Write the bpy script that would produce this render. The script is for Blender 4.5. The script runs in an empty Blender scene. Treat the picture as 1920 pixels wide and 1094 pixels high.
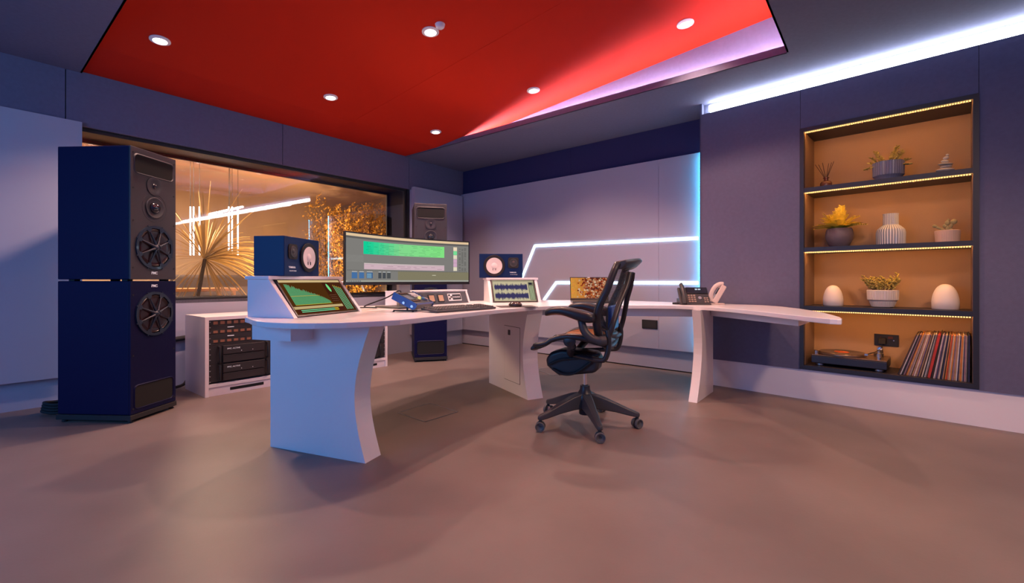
import bpy, math, random
from mathutils import Vector, Matrix
random.seed(7)
SC = bpy.context.scene
COL = SC.collection
PI = math.pi

# ------------------------------------------------------------------ camera
F, H, HZ, CX = 850.0, 0.96, 526.0, 960.0          # focal length in pixels, lens height, horizon row, centre column
cd = bpy.data.cameras.new('camera'); cam = bpy.data.objects.new('camera', cd); COL.objects.link(cam)
cam.location = (0, 0, H); cam.rotation_euler = (PI/2, 0, 0)
cd.sensor_width = 36.0; cd.lens = F/1920*36.0; cd.shift_y = -(547-HZ)/1920; cd.clip_start = .05
SC.camera = cam

# ------------------------------------------------------------------ world, exposure
w = bpy.data.worlds.new('world'); SC.world = w; w.use_nodes = True
w.node_tree.nodes['Background'].inputs[0].default_value = (0.24, 0.26, 0.70, 1)
w.node_tree.nodes['Background'].inputs[1].default_value = 0.45
SC.view_settings.view_transform = 'Standard'; SC.view_settings.look = 'None'
SC.view_settings.gamma = 1; SC.view_settings.use_curve_mapping = False
SC.view_settings.exposure = 0.0

# ------------------------------------------------------------------ geometry of the room, from the camera
def P(x, y, z=0.0):
    Z = F*(H-z)/(y-HZ)
    return Vector(((x-CX)/F*Z, Z))
class Wall:
    """a vertical plane on the floor: origin o, direction u (towards image right), n pointing out of the room"""
    def __init__(s, o, u):
        s.o = Vector(o); s.u = Vector(u).normalized(); s.n = Vector((-s.u.y, s.u.x)); s.rz = math.atan2(s.u.y, s.u.x)
    def at(s, px, off=0):                       # distance along the wall seen at image column px
        k = (px-CX)/F; o = s.o+s.n*off
        return (k*o.y-o.x)/(s.u.x-k*s.u.y)
    def xy(s, a, off=0): return s.o+s.u*a+s.n*off
    def z(s, px, py, off=0):                    # height seen at a pixel on that wall
        p = s.xy(s.at(px, off), off); return H+(HZ-py)*p.y/F
    def d(s, p): return (Vector(p)-s.o).dot(s.u), (Vector(p)-s.o).dot(s.n)
WW = Wall(P(340, 724), P(340, 724)-P(81.7, 763))        # wall with the studio window
WM = Wall(P(857, 643), P(1294, 700)-P(857, 643))        # wall with the white panel and light lines
WR = Wall((2.71*816/ (F*.96), 816/(774-HZ)), (875/F, -1)) # wall with the bookcase
WR.o = P(1660, 774)
def meet(a, b):
    # distance along a where it meets b
    return (b.o-a.o).dot(b.n)/a.u.dot(b.n)
CW = meet(WW, WM)                                       # corner, along WW
WM.o = WW.xy(CW)

# ------------------------------------------------------------------ mesh helpers
class MB:
    def __init__(s): s.v = []; s.f = []; s.m = []; s.M = Matrix()
    def add(s, vs, fs, mat=0):
        b = len(s.v); s.v += [s.M@Vector(v) for v in vs]
        s.f += [tuple(i+b for i in f) for f in fs]; s.m += [mat]*len(fs); return s
    def bx(s, x0, x1, y0, y1, z0, z1, mat=0, T=None):
        vs = [Vector(p) for p in ((x0,y0,z0),(x1,y0,z0),(x1,y1,z0),(x0,y1,z0),(x0,y0,z1),(x1,y0,z1),(x1,y1,z1),(x0,y1,z1))]
        if T is not None: vs = [T@v for v in vs]
        return s.add(vs, [(0,3,2,1),(4,5,6,7),(0,1,5,4),(1,2,6,5),(2,3,7,6),(3,0,4,7)], mat)
    def prism(s, poly, a, b, axis='z', mat=0):
        n = len(poly)
        def mk(p, c): return {'z': (p[0], p[1], c), 'x': (c, p[0], p[1]), 'y': (p[0], c, p[1])}[axis]
        vs = [mk(p, a) for p in poly]+[mk(p, b) for p in poly]
        fs = [tuple(range(n))[::-1], tuple(range(n, 2*n))]+[(i, (i+1) % n, n+(i+1) % n, n+i) for i in range(n)]
        return s.add(vs, fs, mat)
    def tube(s, pts, r, seg=10, mat=0, caps=True, flat=1.0):
        pts = [Vector(p) for p in pts]; n = len(pts); rs = r if isinstance(r, (list, tuple)) else [r]*n
        vs = []; up = None
        for i, p in enumerate(pts):
            t = (pts[min(i+1, n-1)]-pts[max(i-1, 0)]).normalized()
            if up is None: up = Vector((0,0,1)) if abs(t.z) < .9 else Vector((1,0,0))
            a = t.cross(up)
            if a.length < 1e-5: a = t.cross(Vector((0,1,0)))
            a.normalize(); b = a.cross(t).normalized(); up = b
            for k in range(seg):
                q = 2*PI*k/seg; vs.append(p+a*math.cos(q)*rs[i]+b*math.sin(q)*rs[i]*flat)
        fs = [(i*seg+k, i*seg+(k+1) % seg, (i+1)*seg+(k+1) % seg, (i+1)*seg+k) for i in range(n-1) for k in range(seg)]
        if caps: fs += [tuple(range(seg))[::-1], tuple(range((n-1)*seg, n*seg))]
        return s.add(vs, fs, mat)
    def lathe(s, prof, seg=28, T=None, mat=0, rib=None, cap0=True, cap1=True):
        vs = []
        for (r, z) in prof:
            for k in range(seg):
                q = 2*PI*k/seg; rr = r*(1+(rib*(1 if k % 2 else -1) if rib and r > .01 else 0))
                v = Vector((rr*math.cos(q), rr*math.sin(q), z)); vs.append(T@v if T is not None else v)
        n = len(prof)
        fs = [(i*seg+k, i*seg+(k+1) % seg, (i+1)*seg+(k+1) % seg, (i+1)*seg+k) for i in range(n-1) for k in range(seg)]
        if cap0: fs.append(tuple(range(seg))[::-1])
        if cap1: fs.append(tuple(range((n-1)*seg, n*seg)))
        return s.add(vs, fs, mat)
    def ball(s, c, r, seg=12, rings=8, T=None, mat=0):
        rx, ry, rz = r if isinstance(r, (list, tuple)) else (r, r, r)
        vs = [Vector((0,0,-rz))]
        for i in range(1, rings):
            a = -PI/2+PI*i/rings
            for k in range(seg): vs.append(Vector((rx*math.cos(a)*math.cos(2*PI*k/seg), ry*math.cos(a)*math.sin(2*PI*k/seg), rz*math.sin(a))))
        vs.append(Vector((0,0,rz)))
        vs = [(T@v if T is not None else v)+Vector(c) for v in vs]
        fs = [(0, 1+(k+1) % seg, 1+k) for k in range(seg)]
        for i in range(rings-2):
            for k in range(seg):
                a = 1+i*seg; fs.append((a+k, a+(k+1) % seg, a+seg+(k+1) % seg, a+seg+k))
        a = 1+(rings-2)*seg; t = len(vs)-1
        fs += [(a+k, a+(k+1) % seg, t) for k in range(seg)]
        return s.add(vs, fs, mat)
    def build(s, name, mats, parent=None, smooth=None, bevel=0, seg=2, sub=0, loc=None):
        me = bpy.data.meshes.new(name); me.from_pydata([tuple(v) for v in s.v], [], s.f)
        mats = mats if isinstance(mats, (list, tuple)) else [mats]
        for m in mats: me.materials.append(m)
        me.polygons.foreach_set('material_index', s.m)
        import bmesh
        bm = bmesh.new(); bm.from_mesh(me); bmesh.ops.recalc_face_normals(bm, faces=bm.faces); bm.to_mesh(me); bm.free()
        if smooth:
            me.polygons.foreach_set('use_smooth', [True]*len(me.polygons))
            me.set_sharp_from_angle(angle=math.radians(smooth))
        me.update()
        o = bpy.data.objects.new(name, me); COL.objects.link(o)
        if parent: o.parent = parent
        if loc is not None: o.location = loc
        if bevel:
            b = o.modifiers.new('bevel', 'BEVEL'); b.width = bevel; b.segments = seg; b.limit_method = 'ANGLE'; b.angle_limit = math.radians(40)
        if sub:
            b = o.modifiers.new('sub', 'SUBSURF'); b.levels = sub; b.render_levels = sub
        return o
def rot(ax, deg): return Matrix.Rotation(math.radians(deg), 4, ax)
def tr(x, y, z): return Matrix.Translation((x, y, z))
FWD = rot('X', 90)                                       # lathe axis z -> points to -y (the front)
def tag(o, label=None, cat=None, group=None, kind=None):
    if label: o['label'] = label
    if cat: o['category'] = cat
    if group: o['group'] = group
    if kind: o['kind'] = kind
    return o
def thing(name, label, cat, loc, rz=0, group=None):
    o = bpy.data.objects.new(name, None); COL.objects.link(o); o.empty_display_size = .1
    o.location = loc if len(loc) == 3 else (loc[0], loc[1], 0); o.rotation_euler = (0, 0, rz)
    return tag(o, label, cat, group)
def kids(o): return [c for c in COL.objects if c.parent == o]
def dup(o, loc, rz=None, label=None, group=None, parent=None):
    c = o.copy(); COL.objects.link(c)
    if parent: c.parent = parent
    for ch in kids(o): dup(ch, None, parent=c)
    if loc is not None: c.location = loc
    if rz is not None: c.rotation_euler = (0, 0, rz)
    if label: c['label'] = label
    if group: c['group'] = group
    return c
def lettering(txt, size, mat, parent, x, y, z, name='lettering', ext=.0004, T=None, bold=0):
    cu = bpy.data.curves.new('t', 'FONT'); cu.body = txt; cu.size = size; cu.extrude = ext; cu.offset = bold; cu.align_x = 'CENTER'; cu.align_y = 'CENTER'
    to = bpy.data.objects.new('t', cu); COL.objects.link(to)
    dg = bpy.context.evaluated_depsgraph_get(); me = bpy.data.meshes.new_from_object(to.evaluated_get(dg))
    bpy.data.objects.remove(to); me.transform(T if T is not None else rot('X', 90)); me.materials.clear(); me.materials.append(mat)
    o = bpy.data.objects.new(name, me); COL.objects.link(o); o.parent = parent; o.location = (x, y, z); return o

# ------------------------------------------------------------------ materials
def mat(name, col, rough=.5, metal=0, spec=.5, bump=0, bscale=200, var=0, vscale=3, emit=None, estr=0, coat=0):
    m = bpy.data.materials.new(name); m.use_nodes = True; nt = m.node_tree; b = nt.nodes['Principled BSDF']
    b.inputs['Base Color'].default_value = (*col, 1); b.inputs['Roughness'].default_value = rough; b.inputs['Metallic'].default_value = metal
    b.inputs['Specular IOR Level'].default_value = spec; b.inputs['Coat Weight'].default_value = coat
    if emit: b.inputs['Emission Color'].default_value = (*emit, 1); b.inputs['Emission Strength'].default_value = estr
    if bump or var:
        tc = nt.nodes.new('ShaderNodeTexCoord')
    if var:
        n = nt.nodes.new('ShaderNodeTexNoise'); n.inputs['Scale'].default_value = vscale; n.inputs['Detail'].default_value = 6
        nt.links.new(tc.outputs['Object'], n.inputs['Vector'])
        mr = nt.nodes.new('ShaderNodeMapRange'); mr.inputs['From Min'].default_value = .3; mr.inputs['From Max'].default_value = .7
        mr.inputs['To Min'].default_value = 1-var; mr.inputs['To Max'].default_value = 1+var
        nt.links.new(n.outputs['Fac'], mr.inputs['Value'])
        mx = nt.nodes.new('ShaderNodeMix'); mx.data_type = 'RGBA'; mx.blend_type = 'MULTIPLY'; mx.inputs['Factor'].default_value = 1
        mx.inputs['A'].default_value = (*col, 1); nt.links.new(mr.outputs['Result'], mx.inputs['B']); nt.links.new(mx.outputs['Result'], b.inputs['Base Color'])
    if bump:
        n2 = nt.nodes.new('ShaderNodeTexNoise'); n2.inputs['Scale'].default_value = bscale; n2.inputs['Detail'].default_value = 3
        nt.links.new(tc.outputs['Object'], n2.inputs['Vector'])
        bp = nt.nodes.new('ShaderNodeBump'); bp.inputs['Strength'].default_value = bump; bp.inputs['Distance'].default_value = .002
        nt.links.new(n2.outputs['Fac'], bp.inputs['Height']); nt.links.new(bp.outputs['Normal'], b.inputs['Normal'])
    return m
def glow(name, col, s):
    m = bpy.data.materials.new(name); m.use_nodes = True; nt = m.node_tree; nt.nodes.clear()
    e = nt.nodes.new('ShaderNodeEmission'); e.inputs[0].default_value = (*col, 1); e.inputs[1].default_value = s
    o = nt.nodes.new('ShaderNodeOutputMaterial'); nt.links.new(e.outputs[0], o.inputs[0]); return m
def glass_mat(name, ior, tint=(1,1,1)):
    m = bpy.data.materials.new(name); m.use_nodes = True; nt = m.node_tree; nt.nodes.clear()
    t = nt.nodes.new('ShaderNodeBsdfTransparent'); t.inputs[0].default_value = (*tint, 1)
    g = nt.nodes.new('ShaderNodeBsdfGlossy'); g.inputs['Roughness'].default_value = .01
    f = nt.nodes.new('ShaderNodeFresnel'); f.inputs[0].default_value = ior
    x = nt.nodes.new('ShaderNodeMixShader'); o = nt.nodes.new('ShaderNodeOutputMaterial')
    nt.links.new(f.outputs[0], x.inputs[0]); nt.links.new(t.outputs[0], x.inputs[1]); nt.links.new(g.outputs[0], x.inputs[2]); nt.links.new(x.outputs[0], o.inputs[0]); return m
M = {}
M['floor'] = mat('floor', (.200,.155,.143), .42, bump=.15, bscale=60, var=.10, vscale=2.2, spec=.35)
M['fabric'] = mat('fabric', (.155,.155,.245), .95, bump=.6, bscale=420, spec=.1, var=.04, vscale=40)
M['navy_fabric'] = mat('navy_fabric', (.045,.045,.13), .95, bump=.6, bscale=420, spec=.1)
M['red'] = mat('red_ceiling', (.56,.020,.006), .8, bump=.2, bscale=300, spec=.15)
M['white_wall'] = mat('white_wall', (.42,.42,.53), .55, spec=.3)
M['white'] = mat('white_lacquer', (.86,.82,.86), .24, spec=.4)
M['skirt_white'] = mat('skirting_white', (.88,.84,.88), .5)
M['laminate'] = mat('laminate', (.80,.74,.80), .4)
M['black'] = mat('black', (.012,.012,.016), .5)
M['gap'] = mat('gap', (.01,.01,.012), .9)
M['black_bluelit'] = mat('dark_cabinet_bluelit', (.004,.005,.045), .5, spec=.18, bump=.1, bscale=500)  # black cabinet with the blue light worked into its colour
M['baffle'] = mat('baffle', (.045,.042,.055), .55, bump=.2, bscale=500)
M['ns_black_bluelit'] = mat('ns_black_bluelit', (.004,.022,.10), .45, spec=.25, bump=.15, bscale=300)  # black casing tinted by the blue light that falls on it
M['rubber'] = mat('rubber', (.02,.02,.024), .75)
M['cone_white'] = mat('cone_white', (.8,.72,.74), .8)
M['chrome'] = mat('chrome', (.75,.75,.78), .15, 1)
M['steel'] = mat('steel', (.5,.5,.53), .35, 1)
M['carbon'] = mat('carbon', (.02,.006,.009), .3, coat=.25)
M['framewhite'] = mat('frame_white', (.8,.8,.82), .4)
M['graph'] = mat('graphite', (.05,.05,.058), .42)
M['chairblk'] = mat('chair_black', (.022,.022,.03), .38)
M['blueplastic'] = mat('blue_plastic', (.02,.07,.32), .35)
M['grey'] = mat('grey', (.085,.085,.10), .5)
M['keyc'] = mat('keycap', (.09,.075,.075), .45)
M['logo'] = mat('logo_white_glow', (.85,.85,.88), .5, emit=(.9,.9,1), estr=.15)  # white print with a faint glow added, though it is no lamp
M['led_white'] = glow('led_white', (.80,.90,1.0), 26)
M['led_line'] = glow('led_line', (.62,.85,1.0), 7)
M['led_cyan'] = glow('led_cyan', (.08,.62,1.0), 26)
M['led_warm'] = glow('led_warm', (1.0,.42,.09), 40); M['led_soft'] = glow('led_warm_diffuser', (1.0,.60,.22), 1.7)
M['led_cove'] = glow('led_cove', (1.0,.66,.86), 150)
M['lamp'] = glow('lamp', (1,.9,.95), 12)
M['glass'] = glass_mat('glass', 1.55)
M['glassb'] = glass_mat('glass_back', 1.45)
# ------------------------------------------------------------------ lamps of the room: ceiling downlights
SOF = 2.60
OPA = WW.d(P(160, 127, SOF))[0]; OPB = WW.d(P(777, 290, SOF))[0]            # the opening in the soffit, along WW
OPT = -WW.d(P(1475, 97, SOF))[1]                                            # and into the room
def zred(t): return SOF+.012+max(0, t-.65)*.095
def wxy(a, t): return WW.xy(a, -t)
def on_red(px, py):
    lo, hi = 2.6, 3.1
    for _ in range(40):
        z = (lo+hi)/2; t = -WW.d(P(px, py, z))[1]
        if z < zred(t): lo = z
        else: hi = z
    p = P(px, py, z); return p, z
LAMPS = [(300,75,'round ceiling downlight nearest the left edge of the red ceiling'),
         (807,59,'round ceiling downlight beside the small white detector'),
         (620,182,'round ceiling downlight in the red ceiling above the window, middle of its row'),
         (1285,44,'round ceiling downlight nearest the pink-lit cove, at the top right'),
         (1000,169,'round ceiling downlight in the middle of the red ceiling, left of the pink cove glow'),
         (817,247,'round ceiling downlight farthest back, near the corner of the red ceiling')]
slope = math.atan(.095)
def tilt_to_red(o):
    # lie on the sloping ceiling: rotate about the window wall direction
    n = Vector((WW.n.x*-.095, WW.n.y*-.095, 0)); nz = Vector((-n.x, -n.y, 1)).normalized()
    o.rotation_euler = nz.to_track_quat('Z', 'Y').to_euler()
def spot(p, z, power, col=(1,.62,.48), size=122, r=.05):
    l = bpy.data.lights.new('downlight_or_fill', 'SPOT'); l.energy = power; l.color = col; l.spot_size = math.radians(size); l.spot_blend = .6; l.shadow_soft_size = r
    o = bpy.data.objects.new('downlight_or_fill', l); COL.objects.link(o); o.location = (p.x, p.y, z-.03); return o  # serves the downlights and the added fill spots
SPOTP = 108
dl = None
for px, py, lab in LAMPS:
    p, z = on_red(px, py)
    if dl is None:
        dl = thing('ceiling_downlight', lab, 'ceiling light', (p.x, p.y, z), 0, 'downlights in the red ceiling')
        m = MB(); m.lathe([(.040,-.004),(.043,-.012),(.062,-.006),(.062,.0)], 32, cap0=False, cap1=False); m.build('rim', M['white'], dl, smooth=40)
        m = MB(); m.lathe([(.0405,-.006),(.0405,-.002)], 28); m.build('diffuser', M['lamp'], dl)
        o = dl
    else:
        o = dup(dl, (p.x, p.y, z), label=lab)
    t = -WW.d(p)[1]
    if t > .7: tilt_to_red(o)
    spot(p, z, SPOTP*(.6 if px == 1285 else 1))
# the rest of the grid of downlights, beyond the top of the frame
for a, t, lab in ((.15, 2.2, 'unseen ceiling downlight above the left end of the desk, out of frame'), (.15, 3.75, 'unseen ceiling downlight above the left foreground floor, out of frame'), (1.45, 3.75, 'unseen ceiling downlight above the middle foreground floor, out of frame')):
    p = wxy(OPA+.45+a, t); z = zred(t)
    spot(p, z, 12)
    o = dup(dl, (p.x, p.y, z), label=lab); tilt_to_red(o)
p, z = on_red(825, 46)
m = MB(); m.lathe([(.001,-.03),(.018,-.03),(.03,-.02),(.036,0)], 24); o = m.build('smoke_detector', M['white'], None, smooth=50, loc=(p.x, p.y, z)); tilt_to_red(o)
tag(o, 'small round white detector on the red ceiling beside a downlight', 'detector')
# unseen lights near the camera: a blue light bar standing on the left, out of frame
def area(name, loc, target, sx, sy, power, col):
    l = bpy.data.lights.new(name, 'AREA'); l.shape = 'RECTANGLE'; l.size = sx; l.size_y = sy; l.energy = power; l.color = col
    o = bpy.data.objects.new(name, l); COL.objects.link(o); o.location = loc
    o.rotation_euler = (Vector(target)-Vector(loc)).to_track_quat('-Z', 'Y').to_euler(); return o
area('blue_wall_light', (-3.4, -.3, 1.5), (-1.6, 3.2, 1.1), 1.6, 1.6, 62, (.08,.37,.88))
def fill_spot(loc, target, power, col, size):
    o = spot(Vector(loc[:2]), loc[2], power, col, size, .12); o.rotation_euler = (Vector(target)-Vector(loc)).to_track_quat('-Z', 'Y').to_euler(); return o
fill_spot((1.9, .7, 2.58), (2.0, 2.1, 0), 175, (1.0,.60,.40), 100)  # unseen fill added to brighten the floor at the right
fill_spot((.9, 1.0, 2.58), (2.5, 3.2, .3), 60, (1.0,.66,.56), 80)  # unseen fill added to brighten the foot of the right wall

# ------------------------------------------------------------------ structure
def struct(name, m, mats, smooth=None, bevel=0):
    o = m.build(name, mats, None, smooth, bevel); o['kind'] = 'structure'; return o
FR = lambda W: tr(W.o.x, W.o.y, 0)@Matrix.Rotation(W.rz, 4, 'Z')
m = MB(); m.bx(-8, 9, -4, 14, -.1, 0); struct('floor', m, M['floor'])

# --- wall with the studio window
zs, zh = WW.z(333, 563), WW.z(250, 256.5)
xl = WW.at(-120); GL = WW.at(60); GR = WW.at(764)
m = MB(); m.M = FR(WW)
m.bx(xl-2, CW, 0, .12, 0, .215); m.bx(GL-.0, CW, 0, .12, .215, zs); m.bx(xl-2, GL, 0, .5, .215, 2.3); m.bx(GR, CW, 0, .12, zs, zh)
struct('wall_left', m, M['white_wall'])
m = MB(); m.M = FR(WW)
seams = [xl-2, WW.at(123, -.03), WW.at(530, -.03), WW.at(767, -.03), CW+.03]
for a, b in zip(seams, seams[1:]): m.bx(a+.003, b-.003, -.03, .0, zh, SOF+.02)
m.bx(xl-2, CW, -.018, .10, zh+.004, SOF+.02, 1)
struct('trim_1', m, [M['fabric'], M['gap']])
m = MB(); m.M = FR(WW)                                                   # white acoustic panel on the left, and the one in the corner
a = WW.at(154, -.06); m.bx(xl-2, a, -.06, 0, .215, 2.205)
struct('trim_2', m, M['white_wall'])
m = MB(); m.M = FR(WW)
a = WW.at(777, -.09); m.bx(a, CW-.09, -.09, 0, .225, WW.z(777, 350, -.09)); m.bx(WW.at(768), a, -.03, 0, .225, WW.z(777,350,-.09)-.01)
struct('trim_3', m, M['white_wall'])
# window: black lined reveal, two panes
wn = bpy.data.objects.new('window_1', None); COL.objects.link(wn); wn['kind'] = 'structure'; wn.location = (WW.o.x, WW.o.y, 0); wn.rotation_euler = (0,0,WW.rz)
m = MB(); D = .46
m.bx(GL, GR, -.0, D, zs-.03, zs); m.bx(GL, GR, .0, D, zh-.002, zh+.04); m.bx(GR-.001, GR+.04, .0, D, zs-.03, zh+.04); m.bx(GL-.04, GL, 0, D, zs-.03, zh+.04)
for y in (.02, D-.05):
    m.bx(GL, GR, y, y+.03, zs, zs+.018); m.bx(GL, GR, y, y+.03, zh-.03, zh); m.bx(GR-.03, GR, y, y+.03, zs, zh)
m.build('window_frame', M['black'], wn)
m = MB(); m.bx(GL, GR, .03, .034, zs+.01, zh-.02); g = m.build('window_glass', M['glass'], wn)
m = MB(); m.bx(GL, GR, D-.04, D-.036, zs+.01, zh-.02); m.build('window_glass', M['glassb'], wn)

# --- wall with the light lines
ML = WM.at(1330)
PT = 2.25
m = MB(); m.M = FR(WM); m.bx(0, ML+.6, 0, .12, 0, SOF+.02); struct('wall_back', m, M['fabric'])
m = MB(); m.M = FR(WM); m.bx(0, ML+.3, -.012, 0, .012, .225); m.bx(0, ML+.3, -.006, 0, 0, .012, 1); struct('baseboard_back', m, [M['white_wall'], M['gap']])
m = MB(); m.M = FR(WM)
s1 = WM.at(1235, -.06)
m.bx(.0, s1-.0012, -.06, 0, .225, PT); m.bx(s1+.0012, ML+.3, -.06, 0, .225, PT); struct('trim_4', m, M['white_wall'])
m = MB(); m.M = FR(WM)
sm = WM.at(1070, -.02); m.bx(0, sm-.002, -.02, 0, PT, SOF+.02); m.bx(sm+.002, ML+.3, -.02, 0, PT, SOF+.02); struct('trim_5', m, M['navy_fabric'])
def light_line(pts, label, wd=.03):
    T = FR(WM); m = MB(); m.M = T
    q = [(WM.at(x, -.06), WM.z(x, y, -.06)) for x, y in pts]
    for i, ((x0, z0), (x1, z1)) in enumerate(zip(q, q[1:])):
        d = Vector((x1-x0, z1-z0)); L = d.length; d /= L; n = Vector((-d.y, d.x))*wd/2
        e0 = -wd*.18 if i else 0; e1 = wd*.18 if i < len(q)-2 else 0
        a = Vector((x0, z0))+d*e0; b = Vector((x1, z1))+d*e1
        m.prism([(a-n)[:], (b-n)[:], (b+n)[:], (a+n)[:]], -.068, -.0585, 'y')
    return tag(m.build('wall_light_strip', M['led_line']), label, 'wall light', 'white light lines on the white wall panel')
light_line([(978,524),(1003,461.5),(1309,447)], 'upper bent white light strip on the white wall panel, rising beside the small speaker')
light_line([(1020,563),(1043,530.5),(1309,531)], 'lower bent white light strip on the white wall panel, behind the laptop')
# --- wall with the bookcase
R0 = WR.at(1312); R1 = WR.at(1920)+4
BX0, BX1 = WR.at(1500), WR.at(1836); BZ0, BZ1 = .25, 2.182
RT = 2.50
m = MB(); m.M = FR(WR); BD = .37
m.bx(R0, R1, .015, .05, 0, .24); struct('baseboard_right', m, M['skirt_white'])
m = MB(); m.M = FR(WR)
m.bx(R0, BX0, .0, .12, .24, RT); m.bx(BX0+.003, BX1-.003, 0, .12, BZ1, RT); m.bx(BX1, R1, 0, .12, .24, RT)
m.bx(R0, R0+.02, 0, .3, .0, SOF+.02); m.bx(R0, R1, .05, .12, RT, SOF+.02); m.bx(BX0, BX1, .02, .12, .2, BZ0); m.bx(BX0-.03, BX0+.03, .004, .1, BZ1, RT, 1); m.bx(BX1-.03,BX1+.03,.004,.1,BZ1,RT,1)
struct('wall_right', m, [M['fabric'], M['gap']])
m = MB(); m.M = FR(WR); a = WR.at(1328)
m.bx(a, R1, .0, .055, RT+.012, RT+.072); o = m.build('ceiling_light_strip', M['led_white'], bevel=.012); tag(o, 'long cool white light strip where the right wall meets the ceiling', 'ceiling light')
m = MB(); m.M = FR(WM)
cx = WM.at(1313.5, -.10); m.tube([(cx, -.10, .235), (cx, -.10, PT-.01)], .008, 8)
tag(m.build('corner_light_strip', M['led_cyan']), 'upright cyan light strip tucked into the gap where the white panel meets the grey wall', 'wall light')

# --- soffit ceiling with its opening and the red ceiling above it
m = MB(); m.M = FR(WW)
t1 = -OPT; g = .13; A0 = xl-3; B0 = CW+.2; T0 = -9
m.bx(A0, OPA, T0, .02, SOF, SOF+.03); m.bx(OPB, B0+1.5, T0, .02, SOF, SOF+.03); m.bx(OPA, OPB, T0, t1, SOF, SOF+.03)
m.bx(OPB+.0, OPB+.012, t1, -.0, SOF, SOF+.055); m.bx(OPA-.012, OPA, t1, 0, SOF, SOF+.055); m.bx(OPA, OPB, t1-.012, t1, SOF, SOF+.055)
struct('ceiling', m, M['fabric'])
m = MB(); m.M = FR(WW)                                                     # lit upstands behind the lip
m.bx(OPB+g, OPB+g+.03, t1-g, .02, SOF+.03, 3.12); m.bx(OPA-g-.03, OPA-g, t1-g, .02, SOF+.03, 3.12); m.bx(OPA-g, OPB+g, t1-g-.03, t1-g, SOF+.03, 3.12)
struct('trim_6', m, M['fabric'])
m = MB(); m.M = FR(WW)
x0, x1 = OPA-g, OPB+g; sx = x0+(x1-x0)*.62
for a, b in ((x0, sx-.001), (sx+.001, x1)):
    pr = [(.03, zred(0)), (-.65, zred(.65)), (t1-g, zred(OPT+g)), (t1-g, zred(OPT+g)+.05), (.03, zred(0)+.05)]
    m.prism(pr, a, b, 'x')
struct('ceiling_red', m, M['red'])
def cove(name, x0, x1, y0, y1, lab, z=SOF+.032):
    m = MB(); m.M = FR(WW); m.bx(x0, x1, y0, y1, z, z+.008); tag(m.build(name, M['led_cove']), lab, 'cove light', 'cove lights around the red ceiling')
cove('cove_light_strip', OPB+.05, OPB+.062, t1, -.72, 'hidden strip light in the cove along the right side of the red ceiling')
cove('cove_light_strip', OPA-.062, OPA-.05, t1, -1.9, 'hidden strip light in the cove along the left side of the red ceiling')
cove('cove_light_strip', OPA, OPB, t1-.062, t1-.05, 'hidden strip light in the cove along the near side of the red ceiling')
# plasterboard above the red ceiling keeps the light in
# ------------------------------------------------------------------ bookcase in the right wall
M['shelf'] = mat('dark_shelf', (.022,.022,.035), .45)
M['shelf_in'] = mat('shelf_inner', (.20,.13,.10), .5)
M['hessian'] = mat('back_board', (.42,.27,.16), .95, bump=.5, bscale=300, spec=.1)
M['clay'] = mat('clay', (.62,.45,.36), .6)
M['ribgrey'] = mat('ribbed_grey_glaze', (.20,.22,.30), .25, coat=.4)
M['ribwhite'] = mat('ribbed_white_glaze', (.62,.58,.55), .3, coat=.3)
M['vase'] = mat('vase_glaze', (.62,.62,.60), .3, coat=.3)
M['vasegroove'] = mat('vase_groove', (.10,.13,.18), .4)
M['woven'] = mat('woven_pot', (.16,.12,.13), .55, bump=1, bscale=120)
M['soil'] = mat('soil', (.05,.03,.02), .95)
M['jade'] = mat('jade_leaf', (.48,.38,.09), .35, var=.3, vscale=30)
M['fern'] = mat('fern_leaf', (.85,.68,.07), .45, var=.25, vscale=30)
M['cactus'] = mat('cactus', (.30,.26,.13), .8, bump=.5, bscale=200)
M['stem'] = mat('stem', (.16,.09,.04), .7)
M['pebble'] = mat('pebble', (.62,.58,.52), .7, var=.2, vscale=20)
M['egg'] = mat('egg_white', (.80,.72,.66), .55)
M['amber'] = mat('amber_glass', (.14,.05,.025), .15, coat=.5)
M['reed'] = mat('reed', (.06,.03,.02), .7)
BW = BX1-BX0
bk = thing('bookcase', 'tall built-in bookcase with black frame, tan back and warm lit shelves in the right wall', 'bookcase', (*WR.xy(BX0), 0), WR.rz)
tk = .028
m = MB(); m.bx(0, tk, -.012, BD, BZ0, BZ1); m.bx(BW-tk, BW, -.012, BD, BZ0, BZ1); m.bx(tk, BW-tk, -.012, BD, BZ1-.03, BZ1); m.bx(tk, BW-tk, -.012, BD, BZ0, BZ0+.03); m.build('frame', M['shelf'], bk)
m = MB(); m.bx(tk, BW-tk, BD-.015, BD, BZ0+.03, BZ1-.03); m.build('back_panel', M['hessian'], bk)
m = MB(); m.bx(tk, tk+.003, .02, BD-.015, BZ0+.03, BZ1-.03); m.bx(BW-tk-.003, BW-tk, .02, BD-.015, BZ0+.03, BZ1-.03); m.build('side_lining', M['shelf_in'], bk)
SH = [1.70, 1.222, .755]
def strip(z, par):
    m = MB(); n = 70; x0, x1 = tk+.006, BW-tk-.006
    for i in range(n):
        a = x0+(x1-x0)*i/n; m.bx(a, a+(x1-x0)/n*.72, .004, .012, z-.009, z-.001)
    m.add([(x0,.0125,z-.0095),(x1,.0125,z-.0095),(x1,.029,z-.0008),(x0,.029,z-.0008),(x0,.0124,z-.0008),(x1,.0124,z-.0008)], [(0,1,2,3)], 1)
    m.add([(x0,.0122,z-.0095),(x1,.0122,z-.0095),(x1,.0122,z-.0005),(x0,.0122,z-.0005)], [(0,1,2,3)], 2)
    m.build('light_strip', [M['led_soft'], M['led_warm'], M['shelf']], par)
for i, z in enumerate(SH):
    m = MB(); m.bx(tk, BW-tk, -.008, BD-.015, z-.035, z); s = m.build('shelf', M['shelf'], bk)
    strip(z-.035, s)
strip(BZ1-.03, bk)
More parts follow.
